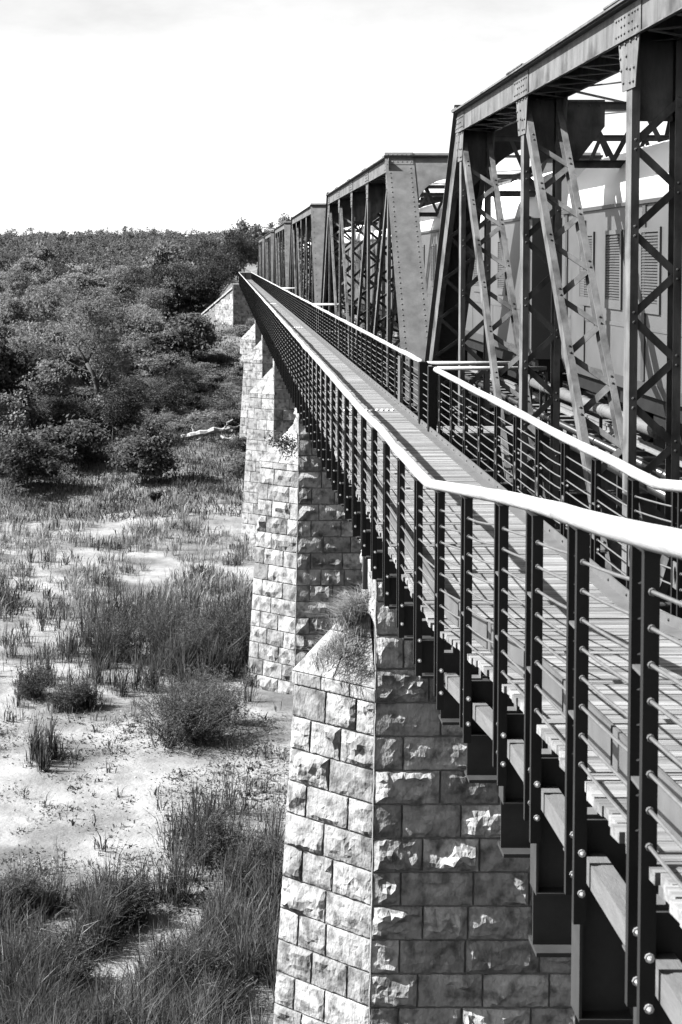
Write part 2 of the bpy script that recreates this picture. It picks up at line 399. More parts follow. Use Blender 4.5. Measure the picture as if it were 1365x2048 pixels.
def make_pier(J, zbase, res, amp, label, xmax, visible_top=True):
    base = Vector((6.6, J, zbase))
    p = thing('stone_pier', label, 'pier', base, 'rock-faced stone piers under the bridge')
    def b(z): return max(0.0, ZS - z)
    def ridge(z): return Vector((RIDGE - b(z) * 0.018, J - THK - b(z) * 0.03, z))
    def ridge_b(z): return Vector((RIDGE - b(z) * 0.018, J + THK + b(z) * 0.03, z))
    def nose(z): return Vector((NOSE - b(z) * 0.06, J, z))
    def right(z): return Vector((xmax, J - THK - b(z) * 0.03, z))
    # backing core, 2 cm behind the drafted margins
    core = MB(); e = 0.035
    def ring(z, cut):
        r, rb, no = ridge(z), ridge_b(z), nose(z)
        if cut: pts = [(r.x + e, r.y + e), (11.2, r.y + e), (11.2, rb.y - e), (rb.x + e, rb.y - e)]
        else: pts = [(no.x + e * 1.3, no.y), (r.x + e * 0.6, r.y + e), (11.2, r.y + e), (12.8, no.y), (11.2, rb.y - e), (rb.x + e * 0.6, rb.y - e)]
        return [(x, y, z) for x, y in pts]
    r0, r1 = ring(zbase - 0.6, False), ring(ZS - 0.002, False)
    core.add(r0 + r1, [tuple(range(6))[::-1], tuple(range(6, 12))] + [(i, (i + 1) % 6, 6 + (i + 1) % 6, 6 + i) for i in range(6)])
    r0, r1 = ring(ZS - 0.05, True), ring(ZTOP, True)
    core.add(r0 + r1, [tuple(range(4))[::-1], tuple(range(4, 8))] + [(i, (i + 1) % 4, 4 + (i + 1) % 4, 4 + i) for i in range(4)])
    part('core', core, 'mortar', p)
    # cutwater and near face, course by course
    z = ZS; k = 0
    while z > zbase - 0.1:
        z1 = z; z0 = max(z - COURSE, zbase - 0.4)
        lay_course(p, nose, ridge, z0, z1, (0.75, 1.25), res, amp * 1.15, 0.55 if k % 2 else 0.0)
        lay_course(p, ridge, right, z0, z1, (0.95, 1.6), res, amp * 1.7, 0.62 if k % 2 else 0.0)
        z = z0; k += 1
    # upper body above the cutwater
    z = ZS; k = 0
    def endf(z): return Vector((RIDGE, J + THK, z))
    def endn(z): return Vector((RIDGE, J - THK, z))
    while z < ZTOP - 0.2:
        z1 = min(z + COURSE, ZTOP)
        if z1 > -7.9: lay_course(p, endf, endn, max(z, -7.9), z1, (0.8, 1.3), res, amp, 0.5 if k % 2 else 0.0)
        lay_course(p, ridge, right, z, z1, (0.95, 1.6), res, amp * 1.7, 0.6 if k % 2 else 0.0)
        z = z1; k += 1
    # sloping cap stones on the cutwater
    N = nose(ZS) + Vector((-0.05, 0, 0)); R1 = ridge(ZS) + Vector((0, -0.04, 0)); R2 = ridge_b(ZS) + Vector((0, 0.04, 0)); P = Vector((RIDGE - 0.02, J, -7.35))
    up = Vector((0, 0, 0.30))
    for (A, B) in ((N, R1), (R2, N)):
        # vertical lower band then the slope up to the apex in two bands
        for s0, s1 in ((0, 0.36), (0.36, 0.7), (0.7, 1.0)):
            a, c = A.lerp(B, s0), A.lerp(B, s1)
            n = (B - A).cross(Vector((0, 0, 1))).normalized()
            SEED[0] += 1
            part('cap_stone', stone_mesh((a, c, c + up, a + up), n, 4, 3, amp * 0.5, SEED[0]), 'stone', p)
        A2, B2 = A + up, B + up
        for t0, t1, cuts in ((0, 0.5, (0, 0.5, 1)), (0.5, 0.97, (0, 1))):
            for s0, s1 in zip(cuts[:-1], cuts[1:]):
                q = [A2.lerp(B2, s0).lerp(P, t0), A2.lerp(B2, s1).lerp(P, t0), A2.lerp(B2, s1).lerp(P, t1), A2.lerp(B2, s0).lerp(P, t1)]
                n = (q[1] - q[0]).cross(q[3] - q[0]).normalized()
                SEED[0] += 1
                part('cap_stone', stone_mesh(q, n, 4, 3, amp * 0.4, SEED[0], depth=0.25), 'stone', p)
    bead = MB()
    zz = zbase; bp = []
    while zz < ZTOP:
        bp.append(ridge(zz) + Vector((random.uniform(-0.008, 0.014), random.uniform(-0.006, 0.01), 0))); zz += random.uniform(0.12, 0.4)
    bead.tube(bp, [random.uniform(0.012, 0.03) for _ in bp], 6)
    part('corner_bead', bead, 'bead', p)
    cap = MB(); cap.box(RIDGE - 0.08, 11.3, J - THK - 0.08, J + THK + 0.08, ZTOP + 0.002, ZTOP + 0.24)
    part('bearing_course', cap, 'stone', p)
    return p

PIER_LABELS = ['rock-faced stone pier with dry grass tuft growing on its cutwater cap',
               'rock-faced stone pier with a small leafy weed on its cutwater cap',
               'pale stone pier standing on open white sand next before the river bank',
               'pale stone pier at the foot of the bushy bank beside the fallen dead tree',
               'stone pier standing on the wooded bank next to the abutment wing wall']
for k in range(5):
    J = JOINT[k]
    make_pier(J, min(gz(2, J), gz(5, J)) - 0.2, [13.0, 7.5, 4.0, 3.0, 3.0][k], [0.085, 0.085, 0.08, 0.075, 0.07][k], PIER_LABELS[k], [10.2, 8.5, 6.5, 6.0, 6.0][k])

# far abutment with its sloping wing wall
ab = thing('stone_abutment', 'stone abutment with a sloping wing wall at the wooded far bank', 'abutment', (6, 199, -11))
mb = MB(); mb.box(0.75, 11.5, 197.03, 207, -13, -3.35); part('core', mb, 'mortar', ab)
z = -13.0; k = 0
while z < -3.4:
    z1 = min(z + 0.75, -3.35)
    lay_course(ab, lambda q: Vector((0.72, 197, q)), lambda q: Vector((6.0, 197, q)), z, z1, (0.9, 1.5), 2.6, 0.07, 0.5 if k % 2 else 0)
    lay_course(ab, lambda q: Vector((0.72, 199.2, q)), lambda q: Vector((0.72, 197, q)), z, z1, (0.8, 1.2), 2.6, 0.07, 0.5 if k % 2 else 0)
    z = z1; k += 1
WA = Vector((0.75, 198.5, 0)); WB = Vector((-4.3, 206.5, 0)); wl_ = (WB - WA).length
wd = (WB - WA).normalized(); wnrm = Vector((wd.y, -wd.x, 0)); wnrm = wnrm if wnrm.x < 0 else -wnrm
z = -13.0; k = 0
while z < -4.0:
    z1 = z + 0.75
    top = min(1.0, max(0.0, (-4.0 - z1) / 4.6 + 0.02))       # how far the course reaches before the slope cuts it
    if top > 0.1:
        lay_course(ab, lambda q, t=top: WA.lerp(WB, t) + Vector((0, 0, q)), lambda q: WA + Vector((0, 0, q)), z, z1, (0.9, 1.5), 2.6, 0.07, 0.5 if k % 2 else 0)
    z = z1; k += 1
mb = MB()
mb.plate([WA + Vector((0, 0, -13)) - wnrm * 0.03, WB + Vector((0, 0, -13)) - wnrm * 0.03, WB + Vector((0, 0, -8.5)) - wnrm * 0.03, WA + Vector((0, 0, -4.0)) - wnrm * 0.03], -wnrm * 0.7)
part('wing_core', mb, 'mortar', ab)
mb = MB(); mb.beam(WA + Vector((0, 0, -3.86)) - wnrm * 0.3, WB + Vector((0, 0, -8.36)) - wnrm * 0.3, 0.85, 0.22); part('coping', mb, 'stone', ab)
mb = MB(); mb.box(-5.0, -4.1, 206.0, 207.0, -13, -7.9); mb.box(-5.08, -4.02, 205.92, 207.08, -7.899, -7.72); part('end_pillar', mb, 'stone', ab)

# ---------------------------------------------------------------- truss spans
XN = (4.10, 4.85)         # near truss: chord width in X
XF = (9.00, 9.75)
PANEL = 5.4
ZTC, ZTB = 2.70, 2.30     # top chord
ZBC = -4.55               # bottom chord centre
def c_prof(leg, w, t):
    return [(0, -w / 2), (leg, -w / 2), (leg, -w / 2 + t), (t, -w / 2 + t), (t, w / 2 - t), (leg, w / 2 - t), (leg, w / 2), (0, w / 2)]

def laced_member(span, name, xa, xb, P, Q, w, detail, lac_step, solo, label=None):
    """two channels (webs outwards) laced on both faces; P, Q = (y, z) ends"""
    X = Vector((1, 0, 0)); P3, Q3 = Vector((0, P[0], P[1])), Vector((0, Q[0], Q[1]))
    d = (Q3 - P3).normalized(); v = Vector((0, -d.z, d.y))
    L = (Q3 - P3).length
    ch = MB()
    X = Vector((1, 0, 0))
    ch.extr(P3 + X * xa, Q3 + X * xa, X, v, c_prof(0.085, w, 0.014))
    ch.extr(P3 + X * xb, Q3 + X * xb, -X, v, c_prof(0.085, w, 0.014))
    m = part(name, ch, 'truss_steel', span, label)
    bars = []
    s = 0.5; k = 0
    while s + lac_step < L - 0.3:
        o_ = v * (0.02 + 0.013 * (k % 2))
        a = P3 + d * s + X * (xa + 0.03 if k % 2 == 0 else xb - 0.03) + o_
        b = P3 + d * (s + lac_step) + X * (xb - 0.03 if k % 2 == 0 else xa + 0.03) + o_
        bars.append((a, b)); s += lac_step; k += 1
    rest = MB(); riv = MB()
    for a, b in bars:
        if solo:
            q = MB(); q.beam(a, b, 0.08, 0.012, up=v); part('lacing_bar', q, 'truss_steel', m)
        else: rest.beam(a, b, 0.08, 0.012, up=v)
        if detail:
            for c in (a, b):
                for w_ in (-w / 2, w / 2):
                    e = (c - P3).dot(d); xx = xa + 0.045 if c.x < (xa + xb) / 2 else xb - 0.045
                    for de in (-0.05, 0.05): riv.dome(P3 + d * (e + de) + X * xx + v * w_, v * (1 if w_ > 0 else -1), 0.02)
    if rest.f: part('lacing', rest, 'truss_steel', m, kind='stuff')
    if detail:
        # rivet pairs on the visible channel faces
        s = 0.3
        while s < L - 0.3:
            c = P3 + d * s
            for xx in (xb - 0.014,):
                riv.dome(c + X * (xx) + v * (-0.035), -X, 0.022); riv.dome(c + X * xx + v * 0.035, -X, 0.022)
            s += lac_step * 2
        part('rivets', riv, 'truss_steel', m, kind='stuff')
    return m

def rivet_grid(mb, o, u, v, nu, nv, nrm, r=0.022):
    for i in range(nu):
        for j in range(nv):
            mb.dome(Vector(o) + Vector(u) * i + Vector(v) * j, nrm, r)

def truss_span(J0, label, detail):
    """one riveted through-truss span from joint J0 to J0 + 33.3"""
    ya = J0 + 0.45
    ys = [ya + PANEL * i for i in range(7)]
    sp = thing('truss_span', label, 'bridge truss', (6.9, J0 + 16.65, ZBC - 0.2), 'riveted steel truss spans of the bridge')
    X = Vector((1, 0, 0))
    for side, (x0, x1) in enumerate((XN, XF)):
        near = side == 0
        rich = detail and near
        wa, wb = x0 + 0.08, x1 - 0.08             # webs of the box chord
        # top chord: two webs, cover plate with overhang, lacing below
        tc = MB()
        for xx in (wa, wb - 0.02):
            tc.box(xx, xx + 0.02, ys[1] - 0.1, ys[5] + 0.1, ZTB, ZTC - 0.03)
        for sx, xx in ((-1, wa), (1, wb)):
            tc.box(min(xx, xx + sx * 0.07), max(xx, xx + sx * 0.07), ys[1] - 0.1, ys[5] + 0.1, ZTC - 0.045, ZTC - 0.0305)
            tc.box(min(xx, xx + sx * 0.03), max(xx, xx + sx * 0.03), ys[1] - 0.1, ys[5] + 0.1, ZTB - 0.001, ZTB + 0.012)
        chord = part('top_chord', tc, 'truss_steel', sp)
        cp = MB(); cp.box(x0 - 0.03, x1 + 0.03, ys[1] - 0.25, ys[5] + 0.25, ZTC - 0.03, ZTC); part('cover_plate', cp, 'truss_steel', chord)
        if rich:
            for i in (2, 3, 4):
                q = MB(); q.box(x0 - 0.04, x1 + 0.04, ys[i] - 0.55, ys[i] + 0.55, ZTC + 0.001, ZTC + 0.02); part('splice_plate', q, 'truss_steel', chord)
        lc = MB(); y = ys[1] + 0.2; k = 0
        while y < ys[5] - 0.5:
            a, b = (wa + 0.03, wb - 0.03) if k % 2 == 0 else (wb - 0.03, wa + 0.03)
            lc.beam((a, y, ZTB - 0.012 - 0.001 * (k % 2)), (b, y + 0.45, ZTB - 0.012 - 0.001 * (k % 2)), 0.065, 0.012); y += 0.45; k += 1
        part('lacing', lc, 'truss_steel', chord, kind='stuff')
        # bottom chord
        bc = MB()
        bc.extr((wa, ys[0], ZBC), (wa, ys[6], ZBC), X, (0, 0, 1), c_prof(0.09, 0.38, 0.016))
        bc.extr((wb, ys[0], ZBC), (wb, ys[6], ZBC), -X, (0, 0, 1), c_prof(0.09, 0.38, 0.016))
        part('bottom_chord', bc, 'truss_steel', sp)
        # end posts: box with a wide cover plate on the outer upper face
        for e in (0, 1):
            P = Vector((0, ys[0], ZBC)) if e == 0 else Vector((0, ys[6], ZBC))
            Q = Vector((0, ys[1], ZTC - 0.1)) if e == 0 else Vector((0, ys[5], ZTC - 0.1))
            d = (Q - P).normalized(); out = Vector((0, -d.z, d.y)); out = out if out.z > 0 else -out
            ep = MB()
            for xx in (wa, wb - 0.02):
                ep.extr(P + X * xx, Q + X * xx, X, out, [(0, -0.2), (0.02, -0.2), (0.02, 0.2), (0, 0.2)])
            for xx, sx in ((wa + 0.02, 1), (wb - 0.02, -1)):
                ep.extr(P + X * xx, Q + X * xx, X * sx, out, [(0, -0.2), (0.08, -0.2), (0.08, -0.186), (0, -0.186)])
            epo = part('end_post', ep, 'truss_steel', sp)
            cv = MB(); top = Q + d * 0.10
            cv.extr(P + X * x0 + out * 0.2005, top + X * x0 + out * 0.2005, X, out, [(0, 0), (x1 - x0, 0), (x1 - x0, 0.018), (0, 0.018)])
            cvo = part('cover_plate', cv, 'cover_steel', epo)
            if near:
                rv = MB(); L = (top - P).length; s = 0.2; st = 0.16 if detail else 0.32
                while s < L - 0.1:
                    for xx in (x0 + 0.11, x1 - 0.11):
                        rv.dome(P + d * s + X * xx + out * 0.219, out, 0.024 if detail else 0.028)
                    s += st
                if detail:
                    pl = MB(); pl.extr(top - d * 0.42 + X * (x0 + 0.03) + out * 0.219, top - d * 0.02 + X * (x0 + 0.03) + out * 0.219, X, out, [(0, 0), (0.69, 0), (0.69, 0.012), (0, 0.012)])
                    part('head_plate', pl, 'cover_steel', epo)
                    for a in range(3):
                        for bb in range(6):
                            rv.dome(top - d * (0.09 + 0.12 * a) + X * (x0 + 0.08 + 0.118 * bb) + out * 0.231, out, 0.024)
                part('rivets', rv, 'cover_steel', epo, kind='stuff')
            if near:
                for xx, sx in ((x1 - 0.07, 1), (XF[0] + 0.07, -1)):
                    kp = MB(); arc = []
                    for q in range(8):
                        t = q / 7 * math.pi / 2
                        arc.append(Q + X * (xx + sx * (1.05 - 1.0 * math.sin(t))) + d * (-1.75 + 1.0 * math.cos(t)) + out * 0.185)
                    kp.plate([top + X * xx + out * 0.185, top + X * (xx + sx * 1.05) + out * 0.185] + arc + [Q + X * xx - d * 1.75 + out * 0.185], out * 0.012)
                    part('portal_knee', kp, 'cover_steel', sp)
                pt = MB(); pt.box(x0 - 0.03, XF[1] + 0.03, min(Q.y, Q.y) - 0.3, Q.y + 0.3, ZTC + 0.0005, ZTC + 0.03); part('portal_cap', pt, 'truss_steel', sp)
            # laced inner face
            li = MB(); s = 0.4; k = 0; L = (Q - P).length
            while s < L - 0.7:
                a, b = (wa + 0.05, wb - 0.05) if k % 2 == 0 else (wb - 0.05, wa + 0.05)
                li.beam(P + d * s + X * a - out * 0.208, P + d * (s + 0.5) + X * b - out * 0.208, 0.07, 0.012, up=out); s += 0.5; k += 1
            part('lacing', li, 'truss_steel', epo, kind='stuff')
        # verticals and diagonals
        va, vb = x0 + 0.10, x1 - 0.11
        for i in range(1, 6):
            laced_member(sp, 'vertical_post', va, vb, (ys[i], ZBC - 0.15), (ys[i], ZTB + 0.02), 0.21, rich, 0.45, rich)
            dp = MB(); dp.box(va + 0.087, vb - 0.087, ys[i] - 0.006, ys[i] + 0.006, ZTB - 0.85, ZTB + 0.1)
            part('diaphragm_plate', dp, 'truss_steel', sp)
        for i, j in ((1, 2), (2, 3), (5, 4), (4, 3)):
            laced_member(sp, 'diagonal', va + 0.002, vb - 0.002, (ys[i] + 0.12 * (1 if j > i else -1), ZTB - 0.25), (ys[j] - 0.12 * (1 if j > i else -1), ZBC + 0.1), 0.17, rich, 0.45, rich)
        # gussets and splice plates at the top nodes
        for i in range(1, 6):
            for xx, sx in ((va - 0.014, -1), (vb + 0.002, 1)):
                g = MB()
                g.plate([(xx, ys[i] - 0.40, ZTB + 0.05), (xx, ys[i] + 0.40, ZTB + 0.05), (xx, ys[i] + 0.22, ZTB - 0.52), (xx, ys[i] - 0.26, ZTB - 0.52)], (0.012, 0, 0))
                go = part('gusset_plate', g, 'truss_steel', sp)
                if rich and sx < 0:
                    rv = MB()
                    for a, bq in ((-0.3, 0.0), (-0.1, 0.0), (0.1, 0.0), (0.3, 0.0), (0.28, -0.13), (0.25, -0.26), (0.06, -0.13), (0.04, -0.26), (-0.22, -0.28), (-0.08, -0.28), (0.16, -0.4), (-0.2, -0.42), (-0.08, -0.42)):
                        rv.dome((xx, ys[i] + a, ZTB - 0.03 + bq), (-1, 0, 0), 0.026)
                    part('rivets', rv, 'truss_steel', go, kind='stuff')
            if rich:
                q = MB(); q.box(wa - 0.012, wa - 0.0005, ys[i] - 0.5, ys[i] + 0.5, ZTB + 0.02, ZTC - 0.06)
                so = part('splice_plate', q, 'truss_steel', sp)
                rv = MB()
                for a in (-0.4, -0.3, -0.2, -0.08, 0.08, 0.2, 0.3, 0.4):
                    rv.dome((wa - 0.012, ys[i] + a, ZTB + 0.08), (-1, 0, 0), 0.022); rv.dome((wa - 0.012, ys[i] + a, ZTB + 0.25), (-1, 0, 0), 0.022)
                    if abs(a) < 0.25: rv.dome((wa - 0.012, ys[i] + a, ZTB + 0.165), (-1, 0, 0), 0.022)
                part('rivets', rv, 'truss_steel', so, kind='stuff')
            # gussets at the bottom
            g = MB(); xx = va - 0.014
            g.plate([(xx, ys[i] - 0.3, ZBC + 0.65), (xx, ys[i] + 0.3, ZBC + 0.65), (xx, ys[i] + 0.55, ZBC - 0.15), (xx, ys[i] - 0.55, ZBC - 0.15)], (0.012, 0, 0))
            part('gusset_plate', g, 'truss_steel', sp)
    # transverse sway frames at the top nodes
    xa, xb = XN[1] - 0.1, XF[0] + 0.1
    for i in range(1, 6):
        fr = MB(); zt, zl = ZTB - 0.05, 1.42
        if i in (1, 5): zl = 1.25
        for zz in (zt, zl):
            fr.box(xa, xb, ys[i] - 0.05, ys[i] + 0.05, zz - 0.012, zz)
            fr.box(xa, xb, ys[i] - 0.006, ys[i] + 0.006, zz - 0.11, zz - 0.0121)
        n = 9
        for k in range(n):
            xq = xa + 0.35 + (xb - xa - 0.7) * k / n; xr = xa + 0.35 + (xb - xa - 0.7) * (k + 1) / n
            zz0, zz1 = (zl, zt - 0.06) if k % 2 else (zt - 0.06, zl)
            fr.beam((xq, ys[i] + 0.012 + 0.001 * (k % 2), zz0), (xr, ys[i] + 0.012 + 0.001 * (k % 2), zz1), 0.012, 0.07, up=(0, 1, 0)) if False else fr.beam((xq, ys[i] + 0.014 + 0.001 * (k % 2), zz0), (xr, ys[i] + 0.014 + 0.001 * (k % 2), zz1), 0.07, 0.012, up=(0, 1, 0))
        part('sway_frame', fr, 'truss_steel', sp)
        for xx, sx in ((xa, 1), (xb, -1)):
            kp = MB(); arc = []
            if i in (1, 5): continue
            kp.plate([(xx, ys[i] - 0.012, zt + 0.03), (xx + sx * 0.62, ys[i] - 0.012, zt + 0.03), (xx + sx * 0.62, ys[i] - 0.012, zt - 0.35), (xx, ys[i] - 0.012, zt - 1.15)], (0, 0.011, 0))
            if detail and sx > 0:
                for q in range(4): kp.dome((xx + 0.1 + 0.15 * q, ys[i] - 0.012, zt - 0.05), (0, -1, 0), 0.022)
            part('knee_plate', kp, 'truss_steel', sp)
    # top laterals
    for i in range(1, 5):
        for a, b in (((XN[1], ys[i]), (XF[0], ys[i + 1])), ((XF[0], ys[i]), (XN[1], ys[i + 1]))):
            q = MB(); zz = ZTB + 0.12 + (0.02 if a[0] > 6 else 0); q.beam((a[0], a[1], zz), (b[0], b[1], zz), 0.09, 0.012); part('lateral_brace', q, 'truss_steel', sp)
    # floor: cross girders and stringers
    for i in range(7):
        q = MB(); yy = ys[i] + (0.15 if i == 0 else -0.15 if i == 6 else 0)
        q.box(XN[1] - 0.09, XF[0] + 0.09, yy - 0.008, yy + 0.008, -4.3, -3.35)
        for zz in (-4.32, -3.35): q.box(XN[1] - 0.09, XF[0] + 0.09, yy - 0.13, yy + 0.13, zz, zz + 0.02)
        part('cross_girder', q, 'truss_steel', sp)
    for xx in (6.3, 7.4):
        q = MB(); q.box(xx - 0.008, xx + 0.008, ys[0], ys[6], -3.31, -3.02)
        for zz in (-3.328, -3.02): q.box(xx - 0.09, xx + 0.09, ys[0], ys[6], zz, zz + 0.018)
        part('stringer', q, 'truss_steel', sp)
    for x0, x1 in (XN, XF):
        for yy in (ys[0] + 0.05, ys[6] - 0.05):
            q = MB(); q.box(x0 + 0.05, x1 - 0.05, yy - 0.3, yy + 0.3, ZTOP + 0.243, ZBC - 0.192); part('bearing', q, 'truss_steel', sp)
    return sp

SPAN = 33.3
s1 = truss_span(JOINT[0] - SPAN, 'riveted steel truss span with broad laced posts shading the louvred railway coach', True)
s2 = copy_tree(s1, None, (0, SPAN, 0)); s2['label'] = 'truss span whose wide riveted end post stands on the grass-tufted pier'
s3 = truss_span(JOINT[1], 'truss span whose near end post stands on the pier with the leafy weed', False)
for k, lab in ((1, 'truss span landing on the pier standing in open sand'), (2, 'truss span above the bushy bank beside the fallen dead tree'),
               (3, 'last truss span of the bridge, ending at the stone abutment')):
    c = copy_tree(s3, None, (0, SPAN * k, 0)); c['label'] = lab

# ---------------------------------------------------------------- railway track
trk = thing('railway_track', 'railway track of two steel rails on timber sleepers through the trusses', 'track', (6.85, 100, -3.0))
for xx in (6.317, 7.383):
    q = MB(); q.extr((xx, -1.5, 0), (xx, 240, 0), (1, 0, 0), (0, 0, 1), [(-0.06, -2.86), (0.06, -2.86), (0.06, -2.845), (0.012, -2.83), (0.012, -2.76), (0.034, -2.75), (0.034, -2.715), (-0.034, -2.715), (-0.034, -2.75), (-0.012, -2.76), (-0.012, -2.83), (-0.06, -2.845)])
    part('rail', q, 'rail_metal', trk)
q = MB(); q.box(-1.15, 1.15, -0.12, 0.12, -0.07, 0.07); slm = q.mesh('sleeper', 'sleeper')
for k in range(300): inst('sleeper', slm, trk, (6.85, -1.2 + 0.68 * k, -2.931))
q = MB()
for k in range(300, 355): q.box(5.7, 8.0, -1.2 + 0.68 * k - 0.12, -1.2 + 0.68 * k + 0.12, -3.0, -2.862)
part('far_sleepers', q, 'sleeper', trk, kind='stuff')

# ---------------------------------------------------------------- railway coaches
CX = 6.85; HW = 1.40
def coach(y0, y1, label, detail, wins):
    c = thing('railway_coach', label, 'railway coach', (CX, (y0 + y1) / 2, -2.7), 'coaches standing in line on the bridge')
    b = MB()
    b.extr((CX, y0, 0), (CX, y1, 0), (1, 0, 0), (0, 0, 1), [(-HW + 0.06, -1.78), (HW - 0.06, -1.78), (HW, -1.6), (HW, 0.75), (-HW, 0.75), (-HW, -1.6)])
    part('body', b, 'coach_paint', c)
    r = MB(); n = 14; pr = []
    for k in range(n + 1):
        t = math.pi * k / n
        pr.append((-(HW + 0.02) * math.copysign(abs(math.cos(t)) ** 0.8, math.cos(t)), 0.752 + 1.0 * math.sin(t) ** 0.85))
    r.extr((CX, y0 + 0.35, 0), (CX, y1 - 0.35, 0), (1, 0, 0), (0, 0, 1), pr)
    # domed ends of the roof
    for ye, yi in ((y0 - 0.0, y0 + 0.35), (y1 + 0.0, y1 - 0.35)):
        a = [(CX + p[0], yi, p[1]) for p in pr]; e = [(CX + p[0] * 0.93, ye, 0.752 + (p[1] - 0.752) * 0.72) for p in pr]
        m_ = len(pr); fs = [(i, i + 1, m_ + i + 1, m_ + i) for i in range(m_ - 1)] + [tuple(range(m_, 2 * m_))]
        r.add(a + e, fs if ye < yi else [f[::-1] for f in fs])
    ro = part('roof', r, 'coach_roof', c, smooth=True)
    g = MB(); g.box(CX - HW - 0.045, CX - HW - 0.001, y0 + 0.1, y1 - 0.1, 0.735, 0.785); part('gutter', g, 'coach_trim', c)
    for zz in (-0.92, ):
        g = MB(); g.box(CX - HW - 0.012, CX - HW - 0.001, y0 + 0.05, y1 - 0.05, zz, zz + 0.05); part('waist_rail', g, 'coach_paint', c)
    if detail:
        for k in range(4):
            rv = MB(); yy = y0 + (y1 - y0) * (k + 0.7) / 4.4
            rv.tube([(CX - 0.15, yy - 0.25, 1.76), (CX - 0.15, yy + 0.25, 1.76)], 0.09, 8); part('roof_vent', rv, 'coach_roof', c)
    x = CX - HW
    for w in wins:
        fr = MB(); hw = 0.43
        fr.box(x - 0.03, x - 0.002, w - hw, w + hw, 0.36, 0.42); fr.box(x - 0.03, x - 0.002, w - hw, w + hw, -0.69, -0.56)
        fr.box(x - 0.03, x - 0.002, w - hw, w - hw + 0.07, -0.56, 0.36); fr.box(x - 0.03, x - 0.002, w + hw - 0.07, w + hw, -0.56, 0.36)
        wo = part('window', fr, 'coach_paint', c)
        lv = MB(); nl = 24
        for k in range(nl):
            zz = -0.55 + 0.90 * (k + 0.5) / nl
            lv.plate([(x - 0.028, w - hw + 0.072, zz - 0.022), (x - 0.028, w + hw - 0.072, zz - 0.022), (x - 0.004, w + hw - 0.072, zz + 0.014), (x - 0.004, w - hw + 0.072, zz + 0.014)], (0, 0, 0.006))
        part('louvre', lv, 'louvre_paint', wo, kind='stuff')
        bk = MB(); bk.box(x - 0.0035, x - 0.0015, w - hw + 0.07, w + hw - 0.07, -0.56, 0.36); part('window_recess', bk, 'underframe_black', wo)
    for yy in ([y1 - 4.6, y1 - 0.35, y0 + 0.35] if detail else [y0 + 0.35, y1 - 0.35]):
        st = MB(); st.box(x - 0.02, x - 0.002, yy - 0.07, yy + 0.07, -1.58, 0.72); part('pilaster', st, 'coach_trim', c)
    for k in range(int((y1 - y0) / 2.4)):
        sm_ = MB(); yy = y0 + 1.3 + 2.4 * k; sm_.box(x - 0.005, x - 0.0008, yy - 0.012, yy + 0.012, -1.58, -0.93); part('panel_seam', sm_, 'coach_trim', c)
    for yy in ((y1 - 1.15,) if detail else ()):
        dr = MB(); dr.box(x - 0.024, x - 0.002, yy - 0.4, yy + 0.4, -1.55, 0.6); do = part('door', dr, 'coach_paint', c)
        hb = MB(); hb.tube([(x - 0.07, yy + 0.5, -1.2), (x - 0.07, yy + 0.5, -0.1)], 0.016, 6); part('handle', hb, 'pipe_bright', do)
    # gangway bellows, underframe, bogies
    for ye, s in ((y0, -1), (y1, 1)):
        bl = MB()
        for k in range(4): bl.box(CX - 0.62 + 0.03 * (k % 2), CX + 0.62 - 0.03 * (k % 2), min(ye + s * 0.002 + s * 0.14 * k, ye + s * 0.14 * (k + 1)), max(ye + s * 0.002 + s * 0.14 * k, ye + s * 0.14 * (k + 1)), -1.55, 0.62)
        part('gangway', bl, 'underframe_black', c)
    uf = MB(); uf.box(CX - 1.25, CX + 1.25, y0 + 0.1, y1 - 0.1, -2.02, -1.782)
    for k in range(5):
        yy = y0 + 5 + k * (y1 - y0 - 10) / 4
        uf.box(CX - 1.2, CX - 0.5, yy - 0.6, yy + 0.6, -2.45, -2.021)
    part('underframe', uf, 'underframe_black', c)
    for yb in (y0 + 3.0, y1 - 3.0):
        bg = MB()
        for xx in (CX - 0.95, CX + 0.85): bg.box(xx, xx + 0.1, yb - 1.5, yb + 1.5, -2.42, -2.2); bg.box(xx - 0.05, xx + 0.15, yb - 0.35, yb + 0.35, -2.3, -2.05)
        bo = part('bogie', bg, 'underframe_black', c)
        for yy in (yb - 1.05, yb + 1.05):
            wm = MB()
            for xx in (CX - 0.6, CX + 0.47): wm.tube([(xx, yy, -2.715 + 0.44), (xx + 0.13, yy, -2.715 + 0.44)], 0.44, 20)
            wm.tube([(CX - 0.55, yy, -2.275), (CX + 0.55, yy, -2.275)], 0.07, 8)
            part('wheelset', wm, 'underframe_black', bo)
    return c
coach(3.8, 23.2, 'grey railway coach with three louvred windows seen through the laced truss posts', True, [21.55, 20.05, 18.3, 16.2, 14.2, 12.2, 10.2, 8.2, 6.2])
coach(25.5, 44.9, 'grey railway coach coupled behind the louvred one, under the wide riveted end post', True, [28.2, 31.0, 33.2, 35.4, 37.6, 39.8, 42.4])
coach(47.2, 66.6, 'grey railway coach glimpsed through the lacing of the span on the grass-tufted pier', False, [50, 53, 56, 59, 62, 64.5])
coach(68.9, 88.3, 'grey railway coach standing just past the weed-topped pier', False, [72, 75, 78, 81, 84])
coach(90.6, 110, 'grey railway coach last in the line inside the trusses', False, [94, 97, 100, 103, 106])

